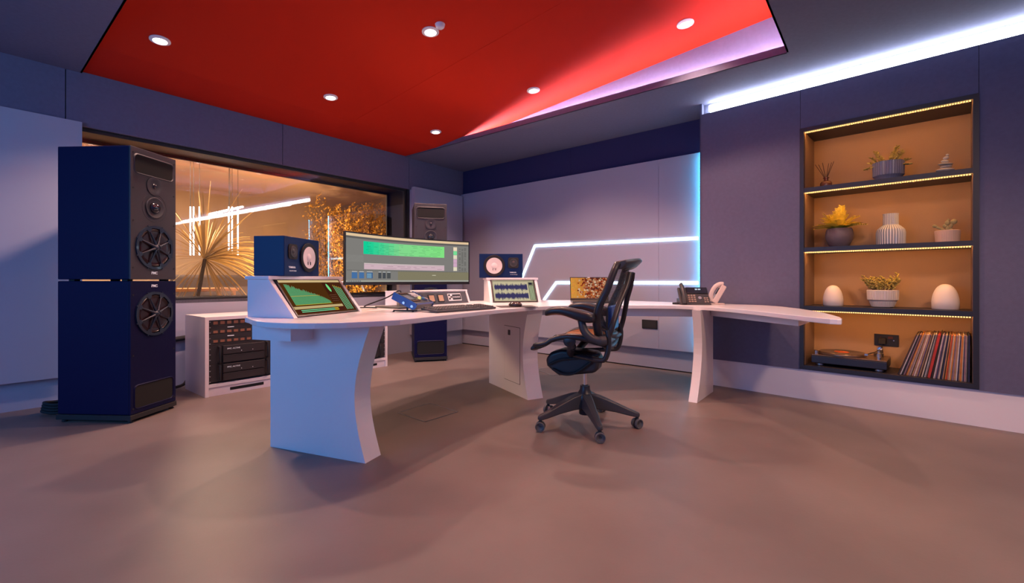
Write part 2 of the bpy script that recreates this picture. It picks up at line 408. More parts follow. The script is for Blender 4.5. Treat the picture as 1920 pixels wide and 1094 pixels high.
def spos(px, y, z): return (*WR.xy(WR.at(px, y), y), z)
E = .0006
# diffuser
t = thing('reed_diffuser', 'small brown reed diffuser bottle with dark sticks at the left end of the top shelf', 'diffuser', spos(1549, .16, SH[0]+E), WR.rz)
m = MB(); m.lathe([(.036,0),(.041,.006),(.041,.045),(.034,.058),(.016,.066),(.015,.085),(.021,.086),(.021,.092),(.012,.092)], 24); m.build('bottle', M['amber'], t, smooth=40)
for dx, dy in ((-.075,.0),(-.055,.02),(-.02,-.03),(.035,.01),(.055,-.02),(.012,.03)):
    m = MB(); m.tube([(dx*-.15, dy*-.15, .05), (dx, dy, .21)], .0022, 6); m.build('reed', M['reed'], t)
# jade plants
def leaf(m, p, d, L, W, mt=0):
    d = Vector(d).normalized(); q = d.to_track_quat('Z', 'Y').to_matrix().to_4x4()
    m.ball(Vector(p)+d*L*.5, (W, W*.55, L*.5), 7, 5, q@Matrix.Rotation(random.uniform(0, PI), 4, 'Z'), mt)
def jade(name, label, pot, px, y, z, stems, potm, g=None):
    t = thing(name, label, 'plant', spos(px, y, z), WR.rz, g)
    pot(t, potm)
    ms = MB(); ml = MB()
    for (bx, by, bz), (ex, ey, ez), n, L in stems:
        a = Vector((bx, by, bz)); b = Vector((ex, ey, ez)); mid = (a+b)/2+Vector((random.uniform(-.008,.008), 0, .008))
        ms.tube([a, mid, b], [.0045,.0035,.002], 6)
        for i in range(n):
            f = .25+.75*i/n; p = a.lerp(b, f); ang = i*2.4+random.random()
            d = (b-a).normalized()*.7+Vector((math.cos(ang), math.sin(ang), .15)); leaf(ml, p, d, L*random.uniform(.8,1.15), L*.27)
    ms.build('stem', M['stem'], t, smooth=60); ml.build('foliage', M['jade'], t, smooth=60)
    return t
def ribbed_pot(t, mt):
    m = MB(); m.lathe([(.062,0),(.074,.012),(.078,.03),(.092,.045),(.094,.145),(.090,.148),(.086,.145),(.084,.12)], 72, rib=.016, cap1=False); m.build('pot', mt, t, smooth=30)
    m = MB(); m.lathe([(.083,.12),(.083,.128)], 24); m.build('soil', M['soil'], t)
def stem_fan(n, r, h0, top, spread, nl, L, gap=0):
    out = []
    for i in range(n):
        a = 2*PI*i/n+random.uniform(-.3,.3); c = math.cos(a)
        if gap and abs(c) < gap: continue
        hh = top*random.uniform(.7,1.0) if abs(c) > .25 else top*random.uniform(.55,.85)
        out.append(((r*.35*c, r*.3*math.sin(a), h0), (spread*c*random.uniform(.6,1), .07*math.sin(a), h0+hh), nl, L))
    return out
random.seed(3)
st = [((.02,0,.12), (.05,.0,.255), 34, .026), ((.02,.01,.12), (.085,.02,.22), 26, .026), ((.03,0,.12), (.115,0,.15), 22, .026), ((.03,-.02,.12), (.12,-.02,.11), 16, .026),
      ((.0,0,.12), (.03,.03,.22), 20, .026), ((-.02,0,.12), (-.075,0,.235), 26, .026), ((-.03,0,.12), (-.05,.02,.20), 18, .026), ((-.04,0,.12), (-.11,0,.16), 20, .026), ((-.05,-.02,.13), (-.14,-.02,.11), 16, .026), ((-.04,.02,.12), (-.10,.02,.20), 18, .024)]
jade('potted_succulent', 'leafy succulent in a ribbed grey-blue pot in the middle of the top shelf', ribbed_pot, 1665.5, .17, SH[0]+E, st, M['ribgrey'])
# stacked pebbles
t = thing('pebble_stack', 'little balanced stack of grey pebbles at the right end of the top shelf', 'ornament', spos(1773, .16, SH[0]+E), WR.rz)
z = 0
for i, (rx, rz_, dx) in enumerate((a*1.05, b*1.36, c) for a, b, c in ((.026,.008,0), (.047,.010,-.002), (.031,.008,.002), (.038,.006,-.001), (.020,.009,-.004), (.016,.009,.002), (.009,.006,.009))):
    m = MB(); m.ball((dx, 0, z+rz_), (rx, rx*.8, rz_), 16, 8, rot('Y', (-6, 3, -3, 5, 8, -14, 10)[i])); m.build('pebble', M['pebble'], t, smooth=60); z += rz_*1.93
# fern
t = thing('potted_fern', 'bushy yellow-green fern in a round dark woven pot on the second shelf', 'plant', spos(1573.5, .17, SH[1]+E), WR.rz)
m = MB(); m.lathe([(.055,0),(.066,.01),(.088,.06),(.094,.10),(.086,.142),(.080,.150),(.076,.146),(.078,.12)], 36, cap1=False); m.build('pot', M['woven'], t, smooth=40)
m = MB(); m.lathe([(.078,.12),(.078,.126)], 24); m.build('soil', M['soil'], t)
random.seed(11); m = MB()
for i in range(42):
    a = i*2.399; el = random.uniform(.55, 1.45); L = random.uniform(.14,.215)
    d = Vector((math.cos(a)*math.cos(el), math.sin(a)*math.cos(el)*.75, math.sin(el)))
    pts = []
    for k in range(9):
        f = k/8; p = Vector((0,0,.13))+d*L*f+Vector((d.x,d.y,0))*.05*f*f-Vector((0,0,.07*f*f*math.cos(el))); pts.append(p)
    m.tube(pts, .0015, 5)
    side = d.cross(Vector((0,0,1))).normalized()
    for k in range(2, 9):
        tt = (pts[k]-pts[k-1]).normalized(); wd = .029*math.sin(PI*(k-1)/9.5)+.006
        up = side.cross(tt).normalized()
        for s in (-1, 1):
            for h in (0,.5):
                c = pts[k-1].lerp(pts[k], h); tip = c+side*s*wd+tt*.010+up*.004
                m.add([c-tt*.005, tip-tt*.003, tip+tt*.004, c+tt*.006, c+up*.0012], [(0,1,4),(1,2,4),(2,3,4),(0,3,2,1)])
m.build('fronds', M['fern'], t)
# vase
t = thing('ribbed_vase', 'pale ribbed bottle-shaped vase in the middle of the second shelf', 'vase', spos(1670, .17, SH[1]+E), WR.rz)
m = MB(); seg = 96
prof = [(.075,0),(.086,.008),(.088,.095),(.082,.118),(.060,.142),(.047,.152),(.046,.225),(.048,.236),(.042,.236),(.040,.2)]
b = len(m.v)
for (r, z) in prof:
    for k in range(seg): q = 2*PI*k/seg; rr = r*(1-(.035 if k % 3 == 0 else 0)); m.v.append(Vector((rr*math.cos(q), rr*math.sin(q), z)))
for i in range(len(prof)-1):
    for k in range(seg): m.f.append((i*seg+k, i*seg+(k+1) % seg, (i+1)*seg+(k+1) % seg, (i+1)*seg+k)); m.m.append(1 if k % 3 == 2 and i < 7 else 0)
m.f.append(tuple(range(seg))[::-1]); m.m.append(0)
m.build('body', [M['vase'], M['vasegroove']], t, smooth=25)
# cactus
t = thing('potted_cactus', 'small paddle cactus in a pink ribbed pot at the right end of the second shelf', 'plant', spos(1776.5, .16, SH[1]+E), WR.rz)
m = MB(); m.lathe([(.060,0),(.063,.004),(.068,.084),(.062,.088),(.060,.075)], 72, rib=.010, cap1=False); m.build('pot', M['clay'], t, smooth=30)
m = MB(); m.lathe([(.061,.07),(.061,.074)], 24); m.build('soil', M['soil'], t)
m = MB()
for (x, z, rx, rz_, a) in ((0,.095,.012,.028,0),(-.012,.118,.012,.016,-25),(-.045,.108,.009,.022,-55),(-.065,.122,.012,.014,-60),(.018,.118,.010,.02,25),(.032,.146,.018,.019,15),(.0,.14,.014,.018,-5),(.004,.160,.008,.010,0),(.015,.085,.010,.02,10),(-.022,.09,.01,.022,-30)):
    m.ball((x, 0, z), (rx, rx*.6, rz_), 12, 8, rot('Y', a))
m.build('cactus_pads', M['cactus'], t, smooth=60)
# eggs
def egg(px, s, lab):
    m = MB(); pr = [(.060*s,0),(.066*s,.004*s)]
    for k in range(1, 13):
        a = PI/2*k/12; pr.append((.068*s*math.cos(a)**.85+1e-4, (.03+.135*math.sin(a))*s))
    m.lathe(pr, 32); o = m.build('egg_ornament', M['egg'], None, smooth=60, loc=spos(px, .14, SH[2]+E)); tag(o, lab, 'ornament')
egg(1562, 1.0, 'smaller smooth white egg-shaped ornament at the left end of the third shelf')
egg(1772.5, 1.08, 'larger smooth white egg-shaped ornament at the right end of the third shelf')
def bowl_pot(t, mt):
    m = MB(); m.lathe([(.055,0),(.066,.006),(.078,.035),(.080,.048),(.092,.058),(.095,.128),(.091,.132),(.087,.128),(.085,.11)], 72, rib=.014, cap1=False); m.build('pot', mt, t, smooth=30)
    m = MB(); m.lathe([(.084,.108),(.084,.116)], 24); m.build('soil', M['soil'], t)
random.seed(9)
jade('potted_succulent', 'full leafy succulent in a ribbed white pot in the middle of the third shelf', bowl_pot, 1655, .16, SH[2]+E, stem_fan(24, .12, .11, .145, .135, 13, .026), M['ribwhite'])
# socket
t = thing('power_socket', 'black double wall socket on the bookcase back panel above the turntable', 'socket', spos(1662, BD-.0155, .49), WR.rz)
m = MB(); m.bx(-.075,.075,-.008,0,-.045,.045); m.build('plate', M['black'], t, bevel=.002)
for x in (-.038,.038):
    m = MB(); m.bx(x-.010+.028*(-1 if x < 0 else 1)*-.6, x+.002, -.011, -.008, .012, .03); m.build('switch', M['amber'], t)
m = MB(); m.lathe([(.0,0),(.004,0),(.004,.001)], 10, T=tr(.045,-.009,.0)@FWD, cap0=False); m.build('screw', M['steel'], t)
t = thing('power_plug', 'black plug with cable pushed into the left half of the bookcase socket', 'plug', spos(1654.5, BD-.024, .485), WR.rz)
m = MB(); m.bx(-.024,.024,-.03,-.0003,-.026,.022); m.build('plug_body', M['rubber'], t, bevel=.006)
m = MB(); m.tube([(0,-.02,-.026),(0,-.02,-.05),(.004,-.018,-.09),(-.005,-.015,-.14),(-.01,-.012,-.19)], .003, 8); m.build('cable', M['rubber'], t, smooth=60)
# turntable
a0 = WR.at(1521, .035)-BX0
TTW = WR.at(1663, .035)-WR.at(1521, .035)
M['tt_side'] = mat('turntable_side', (.02,.022,.04), .4); M['tt_top'] = mat('turntable_top', (.20,.13,.09), .3, .6)
M['vinyl'] = mat('vinyl', (.02,.015,.013), .22, coat=.4); M['orange'] = mat('orange_label', (.7,.13,.03), .5)
t = thing('turntable', 'black and silver record player on the bottom shelf under the socket', 'turntable', (*WR.xy(BX0+a0+TTW/2, .035), BZ0+.0305), WR.rz)
hw = TTW/2; dp = .30
m = MB(); m.bx(-hw, hw, 0, dp, .022, .078); m.build('plinth', M['tt_side'], t, bevel=.004)
m = MB(); m.bx(-hw+.001, hw-.001, .001, dp-.001, .0785, .088); m.build('top_plate', M['tt_top'], t, bevel=.003)
for x in (-hw+.05, hw-.05):
    for y in (.05, dp-.05):
        m = MB(); m.lathe([(.026,0),(.030,.004),(.030,.016),(.024,.022)], 24, T=tr(x, y, 0)); m.build('foot', M['steel'], t, smooth=40)
pc = (-.055, .150)
m = MB(); m.lathe([(.150,.088),(.158,.090),(.158,.100),(.154,.106),(.0,.106)], 48, T=tr(*pc, 0), cap1=False); m.build('platter', M['tt_top'], t, smooth=40)
m = MB(); m.lathe([(.016,.088),(.016,.118),(.012,.120)], 20, T=tr(-hw+.028, .03, 0)); m.build('power_dial', M['chrome'], t, smooth=40)
m = MB(); m.lathe([(.014,.088),(.014,.102)], 18, T=tr(hw-.05, .035, 0)); m.build('start_button', M['chrome'], t, smooth=40)
m = MB(); m.lathe([(.030,.088),(.030,.112),(.024,.118),(.018,.118),(.018,.135),(.010,.138)], 24, T=tr(hw-.065, .215, 0)); m.build('tonearm_base', M['steel'], t, smooth=40)
m = MB(); m.tube([(hw-.065,.255,.142),(hw-.065,.215,.142),(hw-.07,.15,.140),(hw-.085,.10,.130),(hw-.12,.06,.118)], .004, 8); m.lathe([(.016,0),(.016,.03)], 18, T=tr(hw-.065,.285,.142)@FWD); m.bx(hw-.135,hw-.115,.045,.07,.108,.122)
m.build('tonearm', M['chrome'], t, smooth=40)
o = thing('vinyl_record', 'black vinyl record with a torn-looking orange label lying on the turntable', 'record', (*WR.xy(BX0+a0+TTW/2+pc[0], .035+pc[1]), BZ0+.0305+.1065), WR.rz)
o['label'] = 'black vinyl record with an orange label lying on the turntable'
m = MB(); m.lathe([(.004,.0),(.150,.0),(.151,.001),(.150,.002),(.051,.002),(.050,.0016),(.004,.0016)], 56, cap0=False, cap1=False); m.build('disc', M['vinyl'], o, smooth=30)
m = MB(); m.lathe([(.004,.0017),(.05,.0017),(.05,.0023),(.004,.0023)], 36, cap0=False, cap1=False); m.build('paper_label', M['orange'], o)
# records
random.seed(21)
cols = {'black': (.02,.02,.025), 'dark brown': (.08,.035,.02), 'tan': (.42,.25,.13), 'cream': (.60,.50,.40), 'mauve': (.34,.20,.24), 'orange': (.62,.22,.04), 'red': (.50,.04,.025), 'white': (.68,.62,.62), 'navy': (.03,.035,.10), 'grey': (.25,.22,.23)}
for k, c in cols.items(): M['rec_'+k] = mat('sleeve_'+k.replace(' ', '_'), c, .5, var=.2, vscale=25)
seq = ['black','dark brown','white','black','black','mauve','dark brown','orange','tan','mauve','cream','dark brown','tan','mauve','cream','tan','mauve','navy','tan','dark brown','cream','black','white','grey','dark brown','red','black','dark brown','white','mauve','navy','mauve','cream','black','navy','tan','dark brown','orange','red','tan','cream','orange','grey','mauve','tan','white','navy','tan','orange','cream','navy','mauve','grey','black','navy']
xa = WR.at(1683, .04); xb = BX1-tk-.006; n = len(seq)
ords = lambda k: str(k)+('th' if 10 <= k % 100 <= 20 else {1:'st',2:'nd',3:'rd'}.get(k % 10, 'th'))
wsum = 0; W_ = []
for i, c in enumerate(seq): wv = .014 if c == 'red' and i == 25 else random.uniform(.0042,.0068); W_.append(wv); wsum += wv
S = (xb-xa-.008)/wsum
proto = {}
x = xa
for i, c in enumerate(seq):
    th = W_[i]*S*.86; f = i/n; ang = 18.5*(1-f)**1.0*1.0 if f < 1 else 0
    hgt = .306+random.uniform(0,.010)+(.008 if i in (26,) else 0); dpt = .300
    lean = math.radians(ang)
    m = MB(); T = rot('Y', ang)
    m.bx(0, th, 0, dpt, 0, hgt*random.uniform(.985,1.0), 0, T)
    o = m.build('record_sleeve', M['rec_'+c], None, bevel=.0006, seg=1)
    xx = x; px_ = WR.xy(xx, .035+random.uniform(0,.008)); o.location = (px_.x, px_.y, BZ0+.0305+th*math.sin(lean)); o.rotation_euler = (0, 0, WR.rz)
    tag(o, ('thick ' if i == 25 else 'thin ')+c+' record sleeve, '+ords(i+1)+' from the left in the leaning row', 'record', 'records on the bottom shelf')
    x += W_[i]*S
# ------------------------------------------------------------------ desk
DZ, DU = .75, .72
def clampR(p, off=-.02):
    p = Vector(p); 
    for W in (WR, WM):
        if WR is W and W.d(p)[0] < R0-.05: continue
        o = off if W is WR else -.10
        k = p.x/p.y; a = (k*(W.o.y+W.n.y*o)-(W.o.x+W.n.x*o))/(W.u.x-k*W.u.y); q = W.xy(a, o)
        if q.y < p.y: p = q
    return p
front = [(465.6,596.7),(473,600),(481,602),(496,603.8),(512.5,605),(535,606),(559,606.4),(590,606.4),(622,605.8),(650,605),(684,603.6),(717,602),(750,600),(800,594.8),(850,589.5),(900,584),(950,579.6),(992,576.3),(1030,574.3),(1061,573.4),(1100,572.9),(1140,572.7),(1180,572.8),(1225,572.8),(1267,573.2),(1300,574.3),(1333,576),(1366,578.6),(1399,581.6),(1432,585),(1464,588.6),(1497,592.2),(1530,595.8),(1556,598.3),(1570,599),(1578,599.2)]
back = [(1579,597.3),(1574,594.5),(1563,591.4),(1548,587.5),(1530,583.8),(1500,579.2),(1464,575),(1430,572),(1399,569.8),(1359,568.6),(1320,569),(1290,568.4),(1250,566.5)]
fp = [P(x, y, DZ) for x, y in front]; bp = [clampR(P(x, y, DZ)) for x, y in back]
A = P(551.6, 597.5, DZ); ax = Vector((.309,.951)); B = A+ax*.607; an = Vector((-.951,.309))     # left turret: front bottom edge and its back direction
A2 = P(919, 568, DZ); B2 = P(1015.3, 567.0, DZ); ax2 = (B2-A2).normalized(); an2 = Vector((-ax2.y, ax2.x))
H1 = P(762, 575, DZ); H2 = P(879, 568, DZ); axh = (H2-H1).normalized(); anh = Vector((-axh.y, axh.x))
tail = [clampR(Vector((1.15, 4.72))), clampR(Vector((.75, 4.80))), B2+an2*.44+ax2*.05, A2+an2*.44-ax2*.05, H2+anh*.30, H1+anh*.30, B+an*.40, A+an*.36+ax*.02, A+an*.33-ax*.02]
poly = [(v.x, v.y) for v in fp+bp+tail]
ctr = P(735, 580, DZ)
dk = thing('studio_desk', 'long white crescent-shaped studio desk with curved slab legs and raised console housings', 'desk', (ctr.x, ctr.y, 0))
OFF = tr(-ctr.x, -ctr.y, 0)
def dbuild(m, name, mt, **k): return m.build(name, mt, dk, **k)
m = MB(); m.M = OFF; m.prism(poly, DU, DZ); dbuild(m, 'desktop', M['white'], bevel=.004)
def leg(fr, fr2, rear, prof_top, name='leg', depth=None):
    """fr, fr2: the two bottom front corners; rear: a bottom rear corner on fr's side"""
    d = (fr-rear).normalized(); L = (fr-rear).length if depth is None else depth; th = (fr2-fr).length
    s = 1 if Vector((-d.y, d.x)).dot(fr2-fr) > 0 else -1
    pr = [(-L, 0), (0, 0)]
    for k in range(1, 17):
        z = DU*k/16; f = k/16; bulge = -.085*math.sin(PI*min(1, f*1.0))**1.0
        pr.append((bulge+prof_top*f, z))
    pr.append((-L, DU))
    T = Matrix(((d.x, -d.y*s, 0, fr.x), (d.y, d.x*s, 0, fr.y), (0,0,1,0), (0,0,0,1)))
    m = MB(); m.M = OFF@T; m.prism([(a, b) for a, b in pr], 0, th, 'y')
    return dbuild(m, name, M['white']), T, L, th
leg(P(685,870), P(711,853), P(507,838), .03)
l2, T2, L2, th2 = leg(P(990,751), P(1016,746), P(917,718), .0)
leg(P(1307,756.4), P(1290,755), P(1337,735), -.09)
# hatch door in the middle leg
m = MB(); m.M = OFF@T2; m.bx(-.40,-.13,-.003,0,.10,.565); h = dbuild(m, 'hatch_door', M['white'], bevel=.001)
m = MB(); m.M = OFF@T2; m.bx(-.403,-.127,-.0012,-.0002,.097,.568); dbuild(m, 'hatch_gap', M['gap'])
m = MB(); m.M = OFF@T2; m.bx(-.325,-.29,-.010,-.003,.49,.535); m.build('hatch_lock', M['graph'], h, bevel=.004)
# aprons under the top
def apron(pts, z0=.64): 
    m = MB(); m.M = OFF; m.prism([(p.x, p.y) for p in pts], z0, DU); dbuild(m, 'apron', M['white'])
q0, q1, q2 = P(472.7,637,.64), P(545,641,.64), P(606,632,.64)
apron([q0, q1, q2, q0+(q2-q1)])
r0, r1, r2 = P(1333,592.5,.66), P(1497,612,.66), P(1518,605,.66)
apron([r0, r1, r2, clampR(r0+(r2-r1)*1.6)], .66)
def beam(a, b, wd=.03, z0=.645):
    d = (b-a).normalized(); n = Vector((-d.y, d.x))*wd/2
    apron([a-n, b-n, b+n, a+n], z0)
l1r = P(507,838); l1f = P(685,870); l2r = P(917,718); l3r = P(1337,735)
beam(P(530,700).lerp(l1f,.3) if False else l1r+(l1f-l1r)*.2+Vector((.0,.14)), l2r+Vector((.04,.12)))
beam(l2r+(P(990,751)-l2r)*.15+Vector((.13,.0)), l3r+Vector((-.02,.0)))
# turret housings: two side cheeks with a slanted front edge, top plate, back and sloping bed
def turret(A, ax, an, W, name, dtop=.18, depth=.33, zt=.965, tp=.02, tb=.011):
    T = Matrix(((ax.x, an.x, 0, A.x), (ax.y, an.y, 0, A.y), (0,0,1,0), (0,0,0,1)))
    m = MB(); m.M = OFF@T; c = .028
    pr = [(0, DZ), (depth, DZ), (depth, zt), (dtop, zt)]
    for x0, x1 in ((0, c), (W-c, W)): m.prism(pr, x0, x1, 'x')
    m.bx(-.01, W+.01, dtop-.012, depth+.01, zt, zt+tp); m.bx(c, W-c, depth-.02, depth, DZ, zt)
    m.prism([(.035, DZ), (.06, DZ), (dtop+.04, zt), (dtop+.015, zt)], c, W-c, 'x')
    return dbuild(m, name, M['white'], bevel=.003), T
tur1, TA = turret(A, ax, an, .607, 'screen_housing', depth=.335)
W2 = (B2-A2).length
tur2, TB = turret(A2, ax2, an2, W2, 'screen_housing', dtop=.17, depth=.40)
# low rack housing in the middle
Wh = (H2-H1).length
TH = Matrix(((axh.x, anh.x, 0, H1.x), (axh.y, anh.y, 0, H1.y), (0,0,1,0), (0,0,0,1)))
m = MB(); m.M = OFF@TH
prh = [(0, DZ), (.24, DZ), (.24, .862), (.045, .862)]
for x0, x1 in ((-.02, 0), (Wh, Wh+.025)): m.prism(prh, x0, x1, 'x')
m.bx(-.02, Wh+.025, .040, .245, .862, .872); m.prism([(.012, DZ), (.24, DZ), (.24, .861), (.052, .861)], 0, Wh, 'x')
m.prism([(0, DZ), (.24, DZ), (.20, .80), (.045, .862)], -.16, -.02, 'x') if False else None
dbuild(m, 'rack_housing', M['white'], bevel=.002)
# ------------------------------------------------------------------ modules set into the low rack housing (face leans back)
th_ = math.atan2(.040, .112)
rzh = math.atan2(axh.y, axh.x)
def on_slope(A, ax, an, rz, x, y0, z0, lean, name, label, cat):
    p = A+ax*x+an*y0; o = thing(name, label, cat, (p.x, p.y, z0), rz); o.rotation_euler = (-lean, 0, rz); return o
M['meter'] = mat('meter_face', (.55,.36,.24), .5)
t = on_slope(H1, axh, anh, rzh, Wh/2, .0085, DZ+.001, th_, 'metering_unit', 'x', 'audio unit')
t['label'] = 'dark grey unit with square meters and silver module in the low desk housing'
m = MB(); m.bx(-Wh/2+.004, Wh/2-.004, -.004, 0, .002, .108); m.build('faceplate', M['grey'], t, bevel=.001)
for x in (-.21, -.08, .03):
    m = MB(); m.bx(x-.037, x+.037, -.010, -.004, .018, .088); f = m.build('meter', M['black'], t, bevel=.002)
    m = MB(); m.bx(x-.029, x+.029, -.0112, -.0102, .026, .080); m.build('meter_face', M['meter'], f)
m = MB(); m.bx(.12, .29, -.010, -.004, .022, .092); f = m.build('module', M['framewhite'], t, bevel=.002)
m = MB(); m.bx(.175, .283, -.0112, -.0102, .032, .082); m.build('display', M['black'], f)
m = MB()
for x, z in ((.135,.075),(.135,.042),(.157,.058)): m.lathe([(.008,0),(.007,.008)], 12, T=tr(x,-.010,z)@FWD)
m.build('knobs', M['black'], f)
m = MB()
for i in range(7): m.bx(.186+i*.013, .190+i*.013, -.012, -.0112, .048, .066)
m.build('digits', M['logo'], f)
# ------------------------------------------------------------------ screens
M['bezel'] = mat('bezel', (.02,.018,.02), .35)
class Scr:
    """flat or curved picture surface: fn(u, v, lift) -> local point"""
    def __init__(s, fn): s.fn = fn; s.m = MB(); s.mats = []; s.key = {}
    def mi(s, c, k=1.0):
        key = (c, k)
        if key not in s.key: s.key[key] = len(s.mats); s.mats.append(glow('screen_tone', c, k))
        return s.key[key]
    def rect(s, u0, v0, u1, v1, c, lay=1, k=1.0, n=1):
        vs = []
        for i in range(n+1):
            u = u0+(u1-u0)*i/n; vs += [s.fn(u, v0, lay), s.fn(u, v1, lay)]
        s.m.add(vs, [(2*i, 2*i+2, 2*i+3, 2*i+1) for i in range(n)], s.mi(c, k))
    def poly(s, pts, c, lay=1, k=1.0): s.m.add([s.fn(u, v, lay) for u, v in pts], [tuple(range(len(pts)))], s.mi(c, k))
    def build(s, par, name='screen_image'): return s.m.build(name, s.mats, par)
def lin(r, g, b):
    f = lambda c: ((c/255+.055)/1.055)**2.4 if c > 10 else c/3294.6
    return (f(r), f(g), f(b))
# left touch screen lies on the slope of the left housing
def slope_screen(A, ax, an, rz, W, name, label, rise=.215, run=.165, y0=.012):
    o = A+ax*(W/2)+an*y0; t = thing(name, label, 'display', (o.x, o.y, DZ+.002), rz)
    lean = math.atan2(run, rise); L = math.hypot(run, rise)
    t.rotation_euler = (-lean, 0, rz)
    hw = W/2-.034
    m = MB(); m.bx(-hw, hw, -.004, .008, 0, L); m.build('bezel', M['bezel'], t, bevel=.002)
    fn = lambda u, v, l: Vector((-hw+.012+(2*hw-.024)*u, -.0045-.0004*l, .012+(L-.024)*v))
    return t, Scr(fn)
t, s = slope_screen(A, ax, an, math.atan2(ax.y, ax.x), .607, 'touchscreen', 'sloping touchscreen showing a green spectrum graph on brown, in the left desk housing')
s.rect(0,0,1,1, lin(82,48,18), 0, .85)
s.rect(0,.93,1,1, lin(205,180,130), 1); s.rect(0,.15,.80,.225, lin(190,165,115), 1); s.rect(.66,.3,.8,.92, lin(62,28,16), 1); s.rect(.81,.02,.99,.92, lin(70,34,20), 1); s.rect(.02,.02,.8,.14, lin(72,30,20), 1)
random.seed(5)
n = 46
for i in range(n):
    f = i/n; hgt = .58*(1-f)**.75*random.uniform(.86,1.0)+.035; u = .05+.58*f
    s.rect(u, .275, u+.0062, .275+hgt, lin(92,196,135), 2); 
    s.rect(u, .275+hgt+.01, u+.0062, .275+hgt+.02, lin(150,215,150), 2)
s.rect(.05,.262,.64,.272, lin(215,190,60), 2); s.rect(.05,.52,.50,.528, lin(215,175,50), 3)
pts = []
for k in range(20):
    a = 2*PI*k/20; x, y = .022*math.cos(a), .13*math.sin(a); pts.append((.735+x-y*.06, .75+y+x*.3))
s.poly(pts, lin(115,215,130), 2)
for i in range(5):
    s.rect(.835+i*.028, .04, .843+i*.028, .80-.02*i, lin(120,220,160), 2); s.rect(.835+i*.028, .80-.02*i, .843+i*.028, .84-.02*i, lin(225,190,60), 2)
for j in range(2): s.rect(.08, .055+.045*j, .62, .075+.045*j, lin(110,220,160), 2); s.rect(.62, .055+.045*j, .69, .075+.045*j, lin(225,200,50), 2)
for r in range(4):
    for c in range(6): s.rect(.675+c*.02, .33+r*.06, .685+c*.02, .342+r*.06, lin(150,110,80), 2)
s.build(t)
t, s = slope_screen(A2, ax2, an2, math.atan2(ax2.y, ax2.x), W2, 'touchscreen', 'sloping touchscreen showing two dark blue waveforms on cream, in the right desk housing', run=.155)
s.rect(0,0,1,1, lin(196,184,150), 0)
s.rect(0,.92,1,1, lin(160,150,125), 1); s.rect(.86,.03,1,.9, lin(120,118,95), 1); s.rect(.88,.78,.96,.88, lin(40,38,50), 2)
for i in range(3): s.rect(.885+.035*i,.06,.90+.035*i,.72, lin(175,190,150), 2)
random.seed(8)
for cy in (.66,.24):
    n = 190
    for i in range(n):
        u = .03+.80*i/n; e = .10+.05*abs(math.sin(i*.11))+.02*math.sin(i*.37); a = e*random.uniform(.55,1.35)
        s.rect(u, cy-min(a,.2), u+.80/n, cy+min(a,.2), lin(72,66,98), 2)
        s.rect(u, cy-e*.6, u+.80/n, cy+e*.6, lin(60,56,92), 3)
s.build(t)
# curved ultrawide monitor
ML_, MR_ = Vector((-1.11, 2.99)), Vector((-.352, 3.85)); mc = (ML_+MR_)/2; mu = (MR_-ML_).normalized(); mn = Vector((-mu.y, mu.x)); MWD = (MR_-ML_).length
RR = 1.8; sag = RR-math.sqrt(RR*RR-(MWD/2)**2)
cc = mc+mn*sag*0
t = thing('curved_monitor', 'very wide curved monitor showing green and pink audio tracks, standing mid-desk', 'monitor', (mc.x, mc.y, DZ+.0005), math.atan2(mu.y, mu.x))
z0, z1 = .926-DZ, 1.289-DZ
def cv(x, off): 
    a = x/RR; return Vector((math.sin(a)*(RR-off*0+0)*1.0*(1), sag-(RR-math.sqrt(max(0, RR*RR-(math.sin(a)*RR)**2)))+off))
m = MB(); n = 40; vs = []
for i in range(n+1):
    x = -MWD/2*1.0+MWD*i/n; p = cv(x, 0); q = cv(x, .022+.02*math.sin(PI*i/n))
    vs += [(p.x, p.y, z0), (p.x, p.y, z1), (q.x, q.y, z1-.004), (q.x, q.y, z0+.004)]
fs = []
for i in range(n):
    a = 4*i; b = a+4
    for k in range(4): fs.append((a+k, a+(k+1) % 4, b+(k+1) % 4, b+k))
fs += [(0,1,2,3), (4*n+3,4*n+2,4*n+1,4*n)]
m.add(vs, fs); m.build('casing', M['blueplastic'] if False else M['bezel'], t, smooth=30)
bz = .010
def fnm(u, v, l): p = cv(-MWD/2+bz+(MWD-2*bz)*u, -.0008-.0005*l); return Vector((p.x, p.y, z0+.022+(z1-z0-.032)*v))
s = Scr(fnm); G = lin(150,146,138)
s.rect(0,0,1,1, lin(126,124,120), 0, n=40); s.rect(0,.945,1,1, lin(225,195,155), 1, n=40); s.rect(0,.90,1,.94, lin(98,94,92), 1, n=40)
s.rect(.42,.04,1,.235, lin(128,122,98), 1, n=24)
random.seed(4)
for i in range(90): s.rect(.01+.98*i/90,.915,.013+.98*i/90,.925, lin(70,70,72), 2)
for i in range(70): s.rect(.01+.98*i/70,.238,.019+.98*i/70,.246, lin(60,60,62), 2)
NC = 16
for i in range(NC):
    f = i/(NC-1); c = lin(20+110*min(1, f*2.2), 205+20*f, 150-20*f); u0 = .14+.66*i/NC
    s.rect(u0,.59,u0+.66/NC,.86, c, 1, n=2)
for r in range(7):
    v = .61+.036*r
    for k in range(14):
        u = .15+random.random()*.6; s.rect(u, v, u+random.uniform(.01,.05), v+.004, lin(25,90,70), 2)
for k in range(40):
    u = .15+random.random()*.63; s.rect(u,.60+.25*random.random(),u+.0025,.604+.25*random.random()*.0+.62*0+.25*random.random()*0+.01 if False else .60, lin(25,90,70), 2) if False else None
s.rect(.145,.27,.80,.38, lin(206,176,186), 1, n=20); s.rect(.145,.385,.80,.40, lin(225,205,205), 1, n=20)
for r in range(2):
    for k in range(10):
        u = .15+random.random()*.6; s.rect(u,.30+.04*r,u+random.uniform(.02,.05),.305+.04*r, lin(120,90,105), 2)
